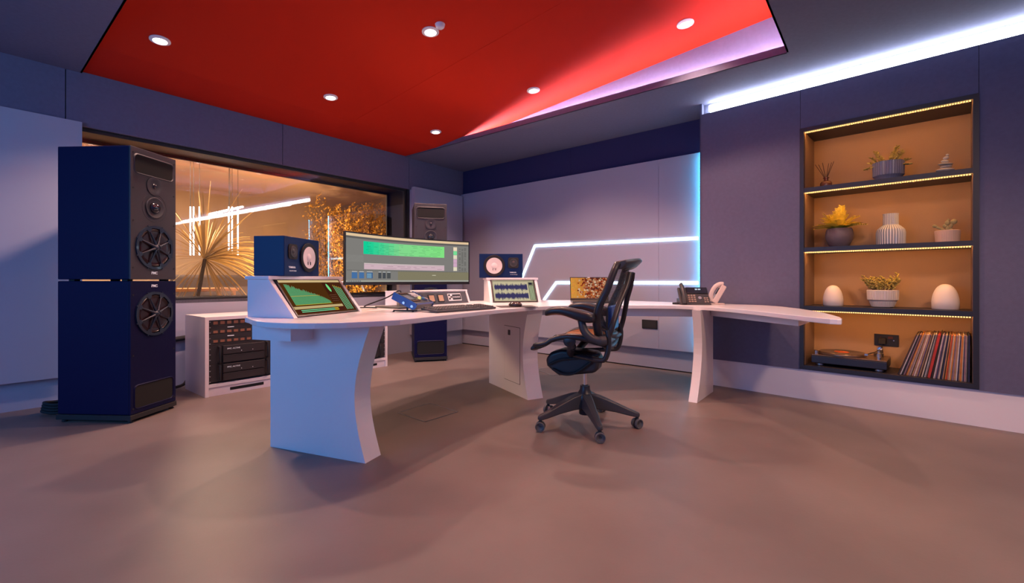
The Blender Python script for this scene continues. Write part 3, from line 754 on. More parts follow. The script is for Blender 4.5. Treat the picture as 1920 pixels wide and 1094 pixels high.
for r in range(12): s.rect(0,.42+.012*r,.14,.421+.012*r, lin(165,165,160), 2)
cl = [lin(235,215,185), lin(120,220,150), lin(225,215,190), lin(205,165,190), lin(205,165,190), lin(225,215,190)]
for i, c in enumerate(cl): s.rect(.875,.27+.1*(5-i),.905,.365+.1*(5-i), c, 1)
for r in range(22):
    for k in range(3):
        if random.random() < .8: s.rect(.92+.022*k,.275+.027*r,.935+.022*k,.285+.027*r, lin(75,75,72), 1)
for u0, u1, c in ((.045,.09,lin(70,110,160)),(.105,.145,lin(70,110,160)),(.165,.215,lin(60,95,140)),(.26,.285,lin(70,74,80)),(.295,.32,lin(70,74,80)),(.33,.36,lin(75,78,80))):
    s.rect(u0,.075,u1,.20, c, 2); s.rect(u0+.002,.21,u1-.002,.222, lin(190,195,200), 2)
for r in range(4): s.rect(.168,.09+.026*r,.205,.098+.026*r, lin(170,215,225), 3)
s.rect(0,0,1,.035, lin(160,160,150), 1, n=40)
for i in range(8): s.rect(.012+.014*i,.008,.020+.014*i,.026, lin(50,60,90), 2)
s.rect(.70,.15,.73,.16, lin(225,220,195), 2)
s.build(t)
m = MB(); m.bx(-.05,.05,sag+.035,sag+.075,.01,.40); m.build('stand_post', M['steel'], t, bevel=.004)
m = MB(); m.bx(-.16,.16,-.02,sag+.20,0,.012); m.build('stand_base', M['graph'], t, bevel=.004)
# ------------------------------------------------------------------ big two-part loudspeakers
def ring(m, r0, r1, z0, z1, T, seg=40, mat=0): m.lathe([(r0,z0),(r0,z1),(r1,z1),(r1,z0)], seg, T=T, cap0=False, cap1=False, mat=mat)
def rrect(w, h, r, n=5):
    out = []
    for cx, cy, a0 in ((w/2-r, h/2-r, 0), (-w/2+r, h/2-r, 90), (-w/2+r, -h/2+r, 180), (w/2-r, -h/2+r, 270)):
        for k in range(n+1):
            a = math.radians(a0+90*k/n); out.append((cx+r*math.cos(a), cy+r*math.sin(a)))
    return out
def woofer(t, z, r=.155):
    T = tr(0, 0, z)@FWD
    m = MB(); ring(m, r-.018, r, .0, .010, T, 48)
    for k in range(8):
        a = PI/8+k*PI/4; c, s_ = math.cos(a), math.sin(a); p = Vector((c, s_)); q = Vector((-s_, c))
        pts = [p*(r-.012)+q*.022, p*(r-.034)+q*.012, p*(r-.040), p*(r-.034)-q*.012, p*(r-.012)-q*.022]
        b = len(m.v); vs = [T@Vector((v.x, v.y, zz)) for zz in (.002,.011) for v in pts]; n = 5
        m.add(vs, [tuple(range(n))[::-1], tuple(range(n,2*n))]+[(i,(i+1)%n,n+(i+1)%n,n+i) for i in range(n)])
        m.lathe([(.005,.010),(.005,.014)], 8, T=T@tr(c*(r+.004), s_*(r+.004), -.004))
    wf = m.build('woofer_ring', M['woof'], t, smooth=35)
    m = MB(); m.lathe([(r-.018,.002),(r-.028,.006),(r-.040,.0),(.05,-.045+.047),(.03,.0025)] if False else [(r-.018,.001),(r-.027,.007),(r-.036,.001),(r-.05,.0005),(.028,.0005)], 48, T=T, cap0=False, cap1=True); m.build('woofer_cone', M['carbon'], wf, smooth=60)
    m = MB()
    for k in range(8):
        a = PI/8+k*PI/4+.0; p0 = Vector((.02*math.cos(a), .02*math.sin(a), .020)); p1 = Vector(((r-.03)*math.cos(a), (r-.03)*math.sin(a), .007))
        m.tube([T@p0, T@((p0+p1)/2), T@p1], [.009,.006,.004], 6)
    m.lathe([(.030,.001),(.030,.014),(.018,.026),(.001,.034)], 20, T=T, cap0=False); m.build('woofer_spokes', M['woof'], wf, smooth=40)
M['woof'] = mat('woofer_frame', (.013,.024,.05), .35, coat=.2)
M['dome'] = mat('dome', (.02,.02,.03), .15, coat=1)
def screws(m, pts):
    for x, z in pts: m.lathe([(.006,0),(.006,.002)], 10, T=tr(x,0,z)@FWD)
def upper_cab(label, loc, rz):
    t = thing('loudspeaker', label, 'loudspeaker', (loc[0], loc[1], .966), rz, 'stacked loudspeakers')
    W, D_, Hh = .38, .52, .90
    m = MB(); m.bx(-W/2, W/2, .012, D_, 0, Hh); m.build('cabinet', M['black_bluelit'], t, bevel=.006)
    m = MB(); m.bx(-W/2, W/2, 0, .012, 0, Hh); m.build('baffle', M['baffle'], t, bevel=.003)
    T = tr(0,0,.79)@FWD
    m = MB(); q = rrect(.315,.12,.025); m.prism([(x, y+.79) for x, y in q], -.001, .0005, 'y')
    pt = m.build('port', M['gap'], t)
    m = MB(); n = len(q); q2 = rrect(.335,.14,.032)
    vs = [(x, -.001, y+.79) for x, y in q]+[(x, -.006, y+.79) for x, y in rrect(.323,.128,.028)]+[(x, -.0005, y+.79) for x, y in q2]
    m.add(vs, [(i,(i+1)%n,n+(i+1)%n,n+i) for i in range(n)]+[(n+i,n+(i+1)%n,2*n+(i+1)%n,2*n+i) for i in range(n)]); m.build('port_lip', M['baffle'], pt, smooth=60)
    T = tr(0,0,.661)@FWD
    m = MB(); m.lathe([(.066,0),(.066,.005),(.045,.006),(.030,.001),(.016,.001)], 36, T=T, cap0=False, cap1=True); a = m.build('tweeter', M['baffle'], t, smooth=35)
    m = MB(); m.lathe([(.017,.001),(.014,.008),(.007,.012),(.001,.013)], 20, T=T, cap0=False); m.build('dome', M['dome'], a, smooth=60)
    T = tr(0,0,.508)@FWD
    m = MB(); ring(m, .100,.1015,0,.0012,T,48); m.lathe([(.074,0),(.076,.007),(.070,.009),(.050,.002),(.038,.001)], 40, T=T, cap0=False, cap1=True); a = m.build('midrange_driver', M['baffle'], t, smooth=35)
    m = MB(); m.lathe([(.040,.001),(.036,.015),(.024,.027),(.010,.032),(.001,.033)], 24, T=T, cap0=False); m.build('dome', M['dome'], a, smooth=60)
    woofer(t, .226)
    lettering('PMC', .026, M['logo'], t, 0, -.0008, .045, 'logo', bold=.0006)
    m = MB(); screws(m, [(x, z) for x in (-.17,.17) for z in (.08,.40,.62,.86)]); m.build('screws', M['black'], t)
    return t
def lower_cab(label, loc, rz):
    t = thing('bass_loudspeaker', label, 'loudspeaker', (loc[0], loc[1], .0), rz, 'stacked loudspeakers')
    W, D_ = .38, .52
    m = MB(); m.bx(-W/2, W/2, .012, D_, .055, .955); m.build('cabinet', M['black_bluelit'], t, bevel=.006)
    m = MB(); m.bx(-W/2, W/2, 0, .012, .055, .955); m.build('baffle', M['black_bluelit'], t, bevel=.003)
    m = MB(); m.bx(-W/2-.004, W/2+.004, -.004, D_+.01, .018, .052); m.build('plinth', M['rubber'], t, bevel=.003)
    for x in (-W/2+.02, W/2-.02):
        for y in (.02, D_-.03):
            m = MB(); m.lathe([(.014,0),(.017,.005),(.010,.018)], 14, T=tr(x, y, 0)); m.build('foot', M['rubber'], t, smooth=40)
    m = MB(); q = rrect(.315,.15,.025); m.prism([(x, y+.165) for x, y in q], -.001, .0005, 'y'); pt = m.build('port', M['gap'], t)
    m = MB(); n = len(q); q1 = rrect(.323,.158,.028); q2 = rrect(.335,.17,.032)
    vs = [(x, -.001, y+.165) for x, y in q]+[(x, -.006, y+.165) for x, y in q1]+[(x, -.0005, y+.165) for x, y in q2]
    m.add(vs, [(i,(i+1)%n,n+(i+1)%n,n+i) for i in range(n)]+[(n+i,n+(i+1)%n,2*n+(i+1)%n,2*n+i) for i in range(n)]); m.build('port_lip', M['black_bluelit'], pt, smooth=60)
    woofer(t, .724)
    lettering('PMC', .026, M['logo'], t, 0, -.0008, .920, 'logo', bold=.0006)
    m = MB(); screws(m, [(x, z) for x in (-.17,.17) for z in (.09,.45,.86)]); m.build('screws', M['black'], t)
    for x in (-.15,.15):
        for y in (.06,.44):
            m = MB(); m.bx(x-.02, x+.02, y-.02, y+.02, .955, .966); m.build('spacer', M['rubber'], t)
    return t
f1, f2 = P(243,795), P(331,765); c = (f1+f2)/2; u = (f2-f1).normalized(); rz = math.atan2(u.y, u.x)+math.radians(1.5)
lower_cab('lower bass cabinet of the tall loudspeaker at the left, standing on the floor', c, rz)
upper_cab('upper three-driver black cabinet of the tall loudspeaker at the left of the room', c, rz)
f1, f2 = P(776,680), P(839,677); c = (f1+f2)/2; u = (f2-f1).normalized(); rz2 = math.atan2(u.y, u.x)
lower_cab('lower bass cabinet of the far tall loudspeaker in the room corner behind the desk', c, rz2)
upper_cab('upper black cabinet of the far tall loudspeaker in the room corner, behind the wide monitor', c, rz2)
# ------------------------------------------------------------------ small white-cone monitors on the desk housings
def ns(label, fl, fr, z, flip, hgt=.232, dep=.19):
    fl, fr = Vector(fl), Vector(fr); c = (fl+fr)/2; u = (fr-fl).normalized(); W = (fr-fl).length
    t = thing('studio_monitor', label, 'loudspeaker', (c.x, c.y, z), math.atan2(u.y, u.x), 'small white-cone monitors on the desk')
    m = MB(); m.bx(-W/2, W/2, 0, dep, 0, hgt); m.build('cabinet', M['ns_black_bluelit'], t, bevel=.003)
    s_ = -1 if flip else 1; wx = s_*W*.155; tx = -s_*W*.285; k = W/.38
    T = tr(wx, 0, hgt*.5)@FWD
    m = MB(); n = 16; r = .104*k*.92
    oc = [(r*math.cos(PI/8+i*PI/4)*(1.0), r*math.sin(PI/8+i*PI/4)) for i in range(8)]
    vs = [T@Vector((x, y, z_)) for z_ in (0,.006) for x, y in oc]; m.add(vs, [tuple(range(8)), tuple(range(8,16))]+[(i,(i+1)%8,8+(i+1)%8,8+i) for i in range(8)])
    wf = m.build('woofer_frame', M['rubber'], t, bevel=.002)
    m = MB(); m.lathe([(.094*k,.006),(.092*k,.012),(.084*k,.014),(.068*k,.008)], 48, T=T, cap0=False, cap1=False); m.build('woofer_surround', M['black'], wf, smooth=50)
    m = MB(); m.lathe([(.070*k,.010),(.030*k,.0068),(.028*k,.0068)], 48, T=T, cap0=False, cap1=True); m.lathe([(.026*k,.0068),(.020*k,.011),(.001,.013)], 28, T=T, cap0=False); m.build('woofer_cone', M['cone_white'], wf, smooth=30)
    m = MB(); m.bx(wx-.016, wx-.011, -.0105, -.0085, hgt*.5-.046, hgt*.5-.026); m.bx(wx+.011, wx+.016, -.0105, -.0085, hgt*.5-.046, hgt*.5-.026); m.build('cone_mark', M['black'], wf)
    T = tr(tx, 0, hgt*.62)@FWD
    m = MB(); m.prism([(x+tx, y+hgt*.62) for x, y in rrect(.092*k,.092*k,.02)], -.006, 0, 'y'); a = m.build('tweeter_plate', M['rubber'], t, bevel=.001)
    m = MB(); m.lathe([(.036*k,.006),(.034*k,.011),(.024*k,.0075),(.018*k,.0075),(.010,.013),(.001,.015)], 32, T=T, cap0=False); m.build('tweeter', M['graph'], a, smooth=30)
    lettering('YAMAHA', .016, M['logo'], t, tx-.004, -.0006, hgt*.22, 'logo', bold=.0003)
    lettering('NS-10M STUDIO', .0095, M['logo'], t, tx+.004, -.0006, hgt*.13, 'lettering')
    return t
ZT = .9855
ns('small black monitor speaker with white cone on the left desk housing', ((533-CX)/F*2.60, 2.60), ((598-CX)/F*2.965, 2.965), ZT, False)
nz = 4.46
ns('small black monitor speaker with white cone on the right desk housing', ((898.5-CX)/F*nz, nz), ((980-CX)/F*(nz+.02), nz+.02), ZT, True, .236)
# ------------------------------------------------------------------ white rack cabinets under the window
RA = P(384.4, 746.9); RB = P(727, 687); ru = (RB-RA).normalized(); rw = (RB-RA).length/3
M['rackpanel'] = mat('rack_unit', (.03,.026,.03), .4); M['square'] = mat('square_window', (.30,.13,.08), .4)
def rack(i, label):
    o = RA+ru*rw*i; t = thing('rack_cabinet', label, 'cabinet', (o.x, o.y, 0), math.atan2(ru.y, ru.x), 'white rack cabinets in a row under the window')
    D_, Ht, w = .50, .658, rw-.003; p = .028
    m = MB(); m.bx(0, p, 0, D_, 0, Ht); m.bx(w-p, w, 0, D_, 0, Ht); m.bx(p, w-p, 0, D_, Ht-p, Ht); m.bx(p, w-p, .0, D_, .075, .10); m.bx(p, w-p, D_-.012, D_, 0, Ht)
    m.build('body', M['laminate'], t, bevel=.001)
    m = MB(); m.bx(p, w-p, .012, .028, .0, .075); k = m.build('kickboard', M['laminate'], t)
    m = MB(); m.bx(w*.32, w*.78, .010, .0118, .028, .052); m.build('vent_slot', M['gap'], k)
    x0, x1 = p, w-p; z = Ht-p-.002
    for zz in [Ht-.05-.048*j for j in range(12)]:
        pass
    m = MB()
    for zz in [.12+.045*j for j in range(12)]:
        for xx in (x0+.010, x1-.010): m.lathe([(.005,0),(.005,.004)], 10, T=tr(xx, .010, zz)@FWD)
    sc = m
    def unit(h, kind):
        nonlocal z
        m = MB(); m.bx(x0+.001, x1-.001, .012, .25, z-h+.002, z); u_ = m.build('rack_unit', M['rackpanel'], t, bevel=.001)
        if kind == 'squares':
            m = MB(); nn = 9
            for j in range(nn):
                a = x0+.035+(x1-x0-.07)*j/nn; m.bx(a, a+.032, .0095, .012, z-h*.80, z-h*.22)
            m.build('button_windows', M['square'], u_)
        if kind == 'leds':
            m = MB(); m.bx(x0+.14, x0+.19, .010, .012, z-h*.6, z-h*.45); m.bx(x1-.12, x1-.116, .010, .012, z-h*.6, z-h*.5); m.build('lettering', M['logo'], u_)
        if kind == 'amp':
            for xx in (x0+.075, x1-.075):
                m = MB(); m.tube([(xx, .012, z-.012), (xx, -.022, z-.014), (xx, -.022, z-h+.014), (xx, .012, z-h+.012)], .009, 8); m.build('handle', M['black'], u_, smooth=50)
            m = MB(); m.bx(x0+.10, x1-.10, -.012, .012, z-h*.50, z-.006); f = m.build('amp_fascia', M['rackpanel'], u_, bevel=.002)
            m = MB(); m.bx(x0+.10, x1-.10, -.008, .012, z-h+.008, z-h*.55); m.build('amp_fascia', M['rackpanel'], u_, bevel=.002)
            lettering('PMC: ACTIVE', .017, M['logo'], u_, x0+.18, -.0128, z-h*.22, 'lettering')
            m = MB()
            for xx in (x0+.24, x0+.33): m.lathe([(.003,0),(.003,.001)], 8, T=tr(xx, -.012, z-h*.38)@FWD)
            m.build('indicator', M['logo'], u_)
        z -= h
    for h, kd in ((.044,'squares'), (.036,'leds'), (.034,'squares'), (.044,'leds'), (.034,'squares'), (.018,''), (.155,'amp'), (.150,'amp')): unit(h, kd)
    sc.build('screws', M['steel'], t)
rack(0, 'white cabinet full of rack gear beside the left tall loudspeaker, with two handled amplifiers')
rack(1, 'middle white rack cabinet of the row, hidden behind the left desk leg')
rack(2, 'white rack cabinet seen just right of the left desk leg')
# ------------------------------------------------------------------ things on the desk
DT = DZ+.0006
# keyboard
ka, kb = P(819,582,DZ+.02), P(930,575,DZ+.02); ku = (kb-ka).normalized(); KW = (kb-ka).length; kn = Vector((-ku.y, ku.x)); kc = (ka+kb)/2
t = thing('computer_keyboard', 'dark full-size computer keyboard on the desk in front of the metering unit', 'keyboard', (kc.x, kc.y, DT), math.atan2(ku.y, ku.x))
KD = .165; TL = rot('X', 4)
m = MB(); m.bx(-KW/2, KW/2, 0, KD, .002, .016, 0, TL); m.build('case', M['graph'], t, bevel=.003)
m = MB(); nx = 22
for r in range(6):
    y0 = .012+r*.0245
    c = 0
    while c < nx:
        wk = 6 if (r == 0 and c == 4) else 1
        x0 = -KW/2+.010+c*(KW-.02)/nx; x1 = x0+(KW-.02)/nx*wk-.003
        if c not in (15, 18): 
            T = TL; vs = [(x0,y0,.016),(x1,y0,.016),(x1,y0+.021,.016),(x0,y0+.021,.016),(x0+.003,y0+.003,.024),(x1-.003,y0+.003,.024),(x1-.003,y0+.018,.024),(x0+.003,y0+.018,.024)]
            m.add([T@Vector(v) for v in vs], [(0,3,2,1),(4,5,6,7),(0,1,5,4),(1,2,6,5),(2,3,7,6),(3,0,4,7)])
        c += wk
m.build('keycaps', M['keyc'], t)
# mouse and mat
pm = P(969, 577.5, DZ); am = math.atan2(ax2.y, ax2.x)
t = thing('mouse_mat', 'thin dark rectangular mouse mat on the desk right of the keyboard', 'mouse mat', (pm.x, pm.y+.14, DT), am)
m = MB(); m.prism(rrect(.30,.22,.015), 0, .003); m.build('mat', M['keyc'], t)
t = thing('computer_mouse', 'dark glossy computer mouse on the mouse mat', 'mouse', (pm.x-.01, pm.y+.11, DT+.0035), am+.9)
M['mouse'] = mat('mouse', (.05,.03,.03), .2, coat=.6)
m = MB(); m.ball((0,0,.012), (.034,.058,.026), 20, 12); 
for i, v in enumerate(m.v): m.v[i] = Vector((v.x, v.y, max(v.z, .0)))
b = m.build('shell', M['mouse'], t, smooth=60)
m = MB(); m.lathe([(.007,-.004),(.007,.004)], 14, T=tr(0,-.035,.030)@rot('Y',90)); m.build('scroll_wheel', M['rubber'], t)
m = MB(); m.ball((0,-.045,.0205), (.012,.008,.006), 10, 6); 
# laptop
la = P(1071, 568, DZ); lb = la+Vector((.372, -.015)); lu = (lb-la).normalized(); lc = (la+lb)/2; LW = .365
t = thing('laptop', 'open laptop with a warm tiled picture on screen, beneath the lower light strip', 'laptop', (lc.x, lc.y, DT), math.atan2(lu.y, lu.x))
m = MB(); m.prism([(x, y+.0) for x, y in rrect(LW,.245,.012)], .002, .018, 'z'); o = m.build('base', M['graph'], t, bevel=.003)
m = MB(); m.prism([(x, y) for x, y in rrect(LW-.06,.10,.004)], .018, .0195, 'z')
for i, v in enumerate(m.v): m.v[i] = v+Vector((0,.03,0))
m.build('keys', M['keyc'], t)
LL = .235; TLp = tr(0,.118,.016)@rot('X',-17)
m = MB(); m.bx(-LW/2, LW/2, 0, .007, 0, LL, 0, TLp); lid = m.build('lid', M['bezel'], t, bevel=.002)
fnl = lambda u, v, l: TLp@Vector((-LW/2+.007+(LW-.014)*u, -.0006-.0003*l, .016+(LL-.024)*v))
s = Scr(fnl); random.seed(12)
nx, ny = 26, 16
for i in range(nx):
    for j in range(ny):
        f = i/nx; q = random.random()
        base = lin(235-60*f, 165-95*f, 70-25*f)
        if f < .35: c = tuple(b*(.75+.4*random.random()*.5) for b in base)
        else: c = random.choice([base, lin(130,52,28), lin(175,115,75), lin(190,145,110), lin(105,40,25), lin(150,70,40), lin(165,100,75), lin(80,40,35)])
        s.rect(i/nx, j/ny, (i+1)/nx, (j+1)/ny, c, 0, .9)
for k in range(90):
    u = .15+.8*random.random(); v = .03+.85*random.random(); q = random.uniform(.03,.05); c = random.choice([lin(205,165,125), lin(140,45,25), lin(190,120,80), lin(110,40,28), lin(215,185,155), lin(165,80,45)])
    s.rect(u, v, u+q, v+q*1.7, c, 1+k % 3, .9)
s.rect(0,0,1,.03, lin(90,60,60), 5)
s.build(lid)
m = MB(); m.bx(-.012,.012,-.0012,0,LL-.007,LL-.002,0,TLp); m.build('webcam', M['framewhite'], lid)
# fader controller with tilted body
ca, cb = P(776,586,DZ), P(808.5,581,DZ); cu_ = (cb-ca).normalized(); cw = (cb-ca).length; cm = (ca+cb)/2
t = thing('fader_controller', 'tilted audio controller with blue sides, screen and buttons, left of the keyboard', 'controller', (cm.x, cm.y, DT), math.atan2(cu_.y, cu_.x))
TC = tr(0,.0,.014)@rot('X',25); D_ = .175
m = MB(); m.bx(-cw/2+.006, cw/2-.006, 0, D_, 0, .042, 0, TC); body = m.build('body', M['graph'], t, bevel=.003)
for x in (-cw/2, cw/2-.006):
    m = MB(); pr = [(-.003,.008),(.010,-.004),(D_+.004,-.004),(D_+.006,.046),(.008,.046),(-.008,.03)]
    m.prism(pr, x, x+.006, 'x'); m.v = [TC@v for v in m.v]; m.build('side_panel', M['blueplastic'], t, bevel=.001)
m = MB(); m.bx(-cw/2+.006, cw/2-.006, -.003, .004, .036, .046, 0, TC); m.build('front_edge', M['blueplastic'], t, bevel=.001)
tz = .0425
m = MB(); m.bx(-cw*.42, -cw*.05, .065, .125, tz, tz+.002, 0, TC); m.build('display', M['dome'], body)
m = MB()
for r in range(3):
    for c in range(4): m.bx(.005+c*.026, .022+c*.026, .090+r*.022, .104+r*.022, tz, tz+.006, 0, TC)
m.build('pale_buttons', M['framewhite'], body)
m = MB()
for c in range(6): m.bx(-cw*.42+c*.019, -.008-cw*.42+.022+c*.019, .035, .050, tz, tz+.005, 0, TC)
for c in range(5): m.bx(-cw*.40+c*.024, -cw*.40+.016+c*.024, .145, .158, tz, tz+.005, 0, TC)
m.build('dark_buttons', M['clay'] if False else mat('brown_button', (.10,.04,.035), .5), body)
m = MB(); m.lathe([(.012,0),(.010,.014)], 16, T=TC@tr(.035,.070,tz)); m.build('yellow_knob', glow('lit_button', (1,.75,.25), .9), body)
m = MB(); m.lathe([(.012,0),(.010,.014)], 16, T=TC@tr(.065,.055,tz)); m.build('blue_knob', mat('light_blue_knob', (.12,.35,.7), .4), body)
m = MB(); m.lathe([(.017,0),(.015,.012)], 20, T=TC@tr(.095,.045,tz)); m.bx(.088,.102,.02,.085,tz,tz+.002,0,TC); m.build('jog_wheel', M['steel'], body)
for y, z in ((.085,.0),(.022,.004)):
    m = MB(); m.lathe([(.010,0),(.009,.006)], 14, T=TC@tr(-cw/2,y,z+.012)@rot('Y',-90)); m.build('side_bolt', M['steel'], t)
for x in (-cw/2+.003, cw/2-.01):
  m = MB(); m.bx(x, x+.008, -.02, .15, .006, .013); m.bx(x, x+.006, .045, .055, .010, .06); m.lathe([(.007,0),(.007,.006)], 10, T=tr(x+.004,.15,0)); m.lathe([(.007,0),(.007,.006)], 10, T=tr(x+.004,.01,0))
  m.build('stand_foot', M['rubber'], t)
# its cable
cbk = (TC@Vector((-.02, D_, .02))); o3 = lambda v: Vector((cm.x, cm.y, DT))+Matrix.Rotation(math.atan2(cu_.y, cu_.x), 4, 'Z')@Vector(v)
p0 = o3(cbk); e = P(676, 578.5, DZ)
m = MB(); bez = [p0, p0+Vector((-.03,.05,.03)), p0+Vector((-.12,.05,-.02)), Vector((p0.x-.25, p0.y-.02, DT+.03)), Vector((e.x+.12, e.y+.0, DT+.005)), Vector((e.x-.05, e.y-.0, DT+.005))]
def smooth_path(c, n=6):
    c = [Vector(v) for v in c]; out = []
    for i in range(len(c)-1):
        a, b = c[i], c[i+1]; ta = (c[min(i+1, len(c)-1)]-c[max(i-1,0)])*.5; tb = (c[min(i+2,len(c)-1)]-c[i])*.5
        for k in range(n):
            f = k/n; out.append(a*(2*f**3-3*f*f+1)+ta*(f**3-2*f*f+f)+b*(-2*f**3+3*f*f)+tb*(f**3-f*f))
    return out+[c[-1]]
m.tube(smooth_path(bez), .0045, 8); tag(m.build('cable', M['rubber'], None, smooth=60), 'dark cable arching from the back of the tilted controller across the desk', 'cable')
# desk phone
M['phonegrey'] = mat('phone_grey', (.045,.042,.048), .4)
u0 = Vector((1.0,-.10)).normalized(); pa = P(1298, 571, DZ); pa = clampR(pa, -.10)
t = thing('desk_phone', 'dark desk phone with handset on the left and lit display, near the right wall', 'phone', (pa.x, pa.y-.02, DT), math.atan2(u0.y, u0.x))
TP = tr(0,-.07,.0)@rot('X',52)
m = MB(); m.prism([(-.09,0),(.06,0),(.06,.05),(-.085,.010)], -.125, .125, 'x'); m.build('foot', M['phonegrey'], t, bevel=.002)
m = MB(); m.bx(-.125, .125, .0, .18, -.016, .008, 0, TP); b = m.build('body', M['phonegrey'], t, bevel=.005)
m = MB(); m.bx(-.058, .118, .112, .176, .008, .016, 0, TP); d = m.build('display', M['dome'], b, bevel=.002)
m = MB()
for i, (x, wd) in enumerate(((.018,.008),(.029,.008),(.044,.008),(.055,.008))): m.bx(x, x+wd*.8, .146, .160, .0165, .017, 0, TP)
m.build('clock_digits', glow('lcd', (.75,.85,1), 1.2), d)
m = MB()
for r in range(4):
    for c in range(3): m.bx(-.052+c*.023, -.036+c*.023, .022+r*.0215, .034+r*.0215, .008, .012, 0, TP)
for r in range(3):
    for c in (0, 1): m.bx(.078+c*.02, .092+c*.02, .02+r*.02, .030+r*.02, .008, .011, 0, TP)
m.build('keypad', mat('key_tan', (.42,.30,.24), .5), b)
m = MB(); m.lathe([(.016,.008),(.015,.013)], 20, T=TP@tr(.045,.065,0)); m.build('navigation_button', M['steel'], b)
m = MB(); pts = [TP@Vector((-.094, y, z)) for y, z in ((-.005,.022),(.02,.034),(.09,.040),(.16,.036),(.20,.022))]; m.tube(pts, [.021,.023,.017,.022,.021], 14, flat=.8); m.build('handset', M['phonegrey'], t, smooth=50)
# white phone on its stand
pw = clampR(P(1338, 571, DZ), -.09); uw = Vector((.80,-.60))
t = thing('white_handset_phone', 'white phone with curled handset leaning on its cradle beside the dark desk phone', 'phone', (pw.x-.005, pw.y-.03, DT), math.atan2(-.25,.97))
M['phonewhite'] = mat('phone_white', (.75,.62,.58), .35)
TQ = tr(-.01,-.02,.014)@rot('Y',28)
m = MB(); m.prism(rrect(.15,.11,.02), .0, .012); m.build('cradle_foot', M['phonewhite'], t, bevel=.003)
m = MB(); m.bx(-.022,.022,-.04,.06,.0,.17,0,TQ); b = m.build('back_rest', M['phonewhite'], t, bevel=.010, seg=3)
m = MB(); m.bx(-.0235,-.022,-.030,.03,.075,.135,0,TQ); m.build('dark_screen', M['black'], b)
m = MB(); pts = [TQ@Vector((x, -.005, z)) for x, z in ((-.022,.008),(-.045,.03),(-.058,.08),(-.055,.13),(-.035,.165),(-.010,.178))]; m.tube(smooth_path(pts, 4), .019, 12); m.build('handset', M['phonewhite'], t, smooth=60)
m = MB(); m.tube(smooth_path([TQ@Vector((-.03,-.02,.02)), (-.07,-.05,.01), (-.03,-.08,.006), (.03,-.06,.006), (.02,-.02,.01)]), .003, 8); m.build('cord', M['phonewhite'], t, smooth=60)
pr_ = clampR(P(1266, 570, DZ), -.09)
t = thing('remote_control', 'small flat black gadget on the desk left of the dark desk phone', 'gadget', (pr_.x, pr_.y-.08, DT), -.4)
m = MB(); m.prism(rrect(.10,.055,.012), 0, .014); m.build('body', M['rubber'], t, bevel=.004)
m = MB(); m.prism(rrect(.06,.02,.004), .014, .016); m.build('button_strip', M['graph'], t)
# sheet and pad on the right part
ps = P(1025, 566.5, DZ)
# ------------------------------------------------------------------ office chair
CC = Vector((.486, 3.018))
ch = thing('office_chair', 'black mesh office chair on castors, turned to face the desk', 'chair', (CC.x, CC.y, 0), math.atan2(-.93, -.37))
inv = Matrix.Rotation(-ch.rotation_euler[2], 4, 'Z')
m = MB(); m.lathe([(.036,.07),(.040,.075),(.040,.12),(.055,.14),(.058,.19),(.046,.215),(.034,.235),(.032,.262)], 28); base = m.build('base_hub', M['chairblk'], ch, smooth=40)
for k in range(5):
    a = math.radians(-84+72*k); d = inv@Vector((math.cos(a), math.sin(a), 0)); s_ = inv@Vector((-math.sin(a), math.cos(a), 0))
    m = MB(); vs = []
    for r, wt, zt, zb in ((.03,.036,.215,.115),(.10,.034,.198,.112),(.20,.027,.158,.098),(.29,.021,.120,.078),(.335,.019,.104,.070),(.352,.010,.096,.074)):
        vs += [d*r-s_*wt+Vector((0,0,zb)), d*r-s_*wt*.8+Vector((0,0,zt)), d*r+s_*wt*.8+Vector((0,0,zt)), d*r+s_*wt+Vector((0,0,zb))]
    fs = [(4*i+q, 4*i+(q+1) % 4, 4*i+4+(q+1) % 4, 4*i+4+q) for i in range(5) for q in range(4)]+[(0,1,2,3),(23,22,21,20)]
    m.add(vs, fs); m.build('base_arm', M['graph'], ch, bevel=.008, seg=3, smooth=50)
    p = d*.335; yaw = math.radians((20, 50, -30, 80, 10)[k])
    m = MB(); T = tr(p.x, p.y, 0)@Matrix.Rotation(yaw, 4, 'Z')
    m.tube([T@Vector((0,0,.045)), T@Vector((0,0,.078))], .010, 10); m.prism([(.024*math.cos(q*PI/8), .020+.040*math.sin(q*PI/8)) for q in range(0, 9)], -.007, .007, 'x'); m.v[-18:] = [T@v for v in m.v[-18:]]; 
    c_ = m.build('caster_fork', M['rubber'], ch)
    for sx in (-1, 1):
        m = MB(); m.lathe([(.010,.010),(.022,.014),(.026,.026),(.0295,.026),(.031,.022),(.031,.010)], 28, T=T@tr(0.0,0,.031)@rot('Y', 90*sx), cap0=True); m.build('caster_wheel', M['casterw'] if 'casterw' in M else M.setdefault('casterw', mat('caster_wheel', (.12,.12,.13), .4)), c_, smooth=40)
M['liftc'] = M['steel']
m = MB(); m.tube([(0,0,.25),(0,0,.40)], .0135, 16); m.tube([(0,0,.235),(0,0,.262)], .020, 16); m.build('gas_lift', M['chrome'], ch, smooth=60)
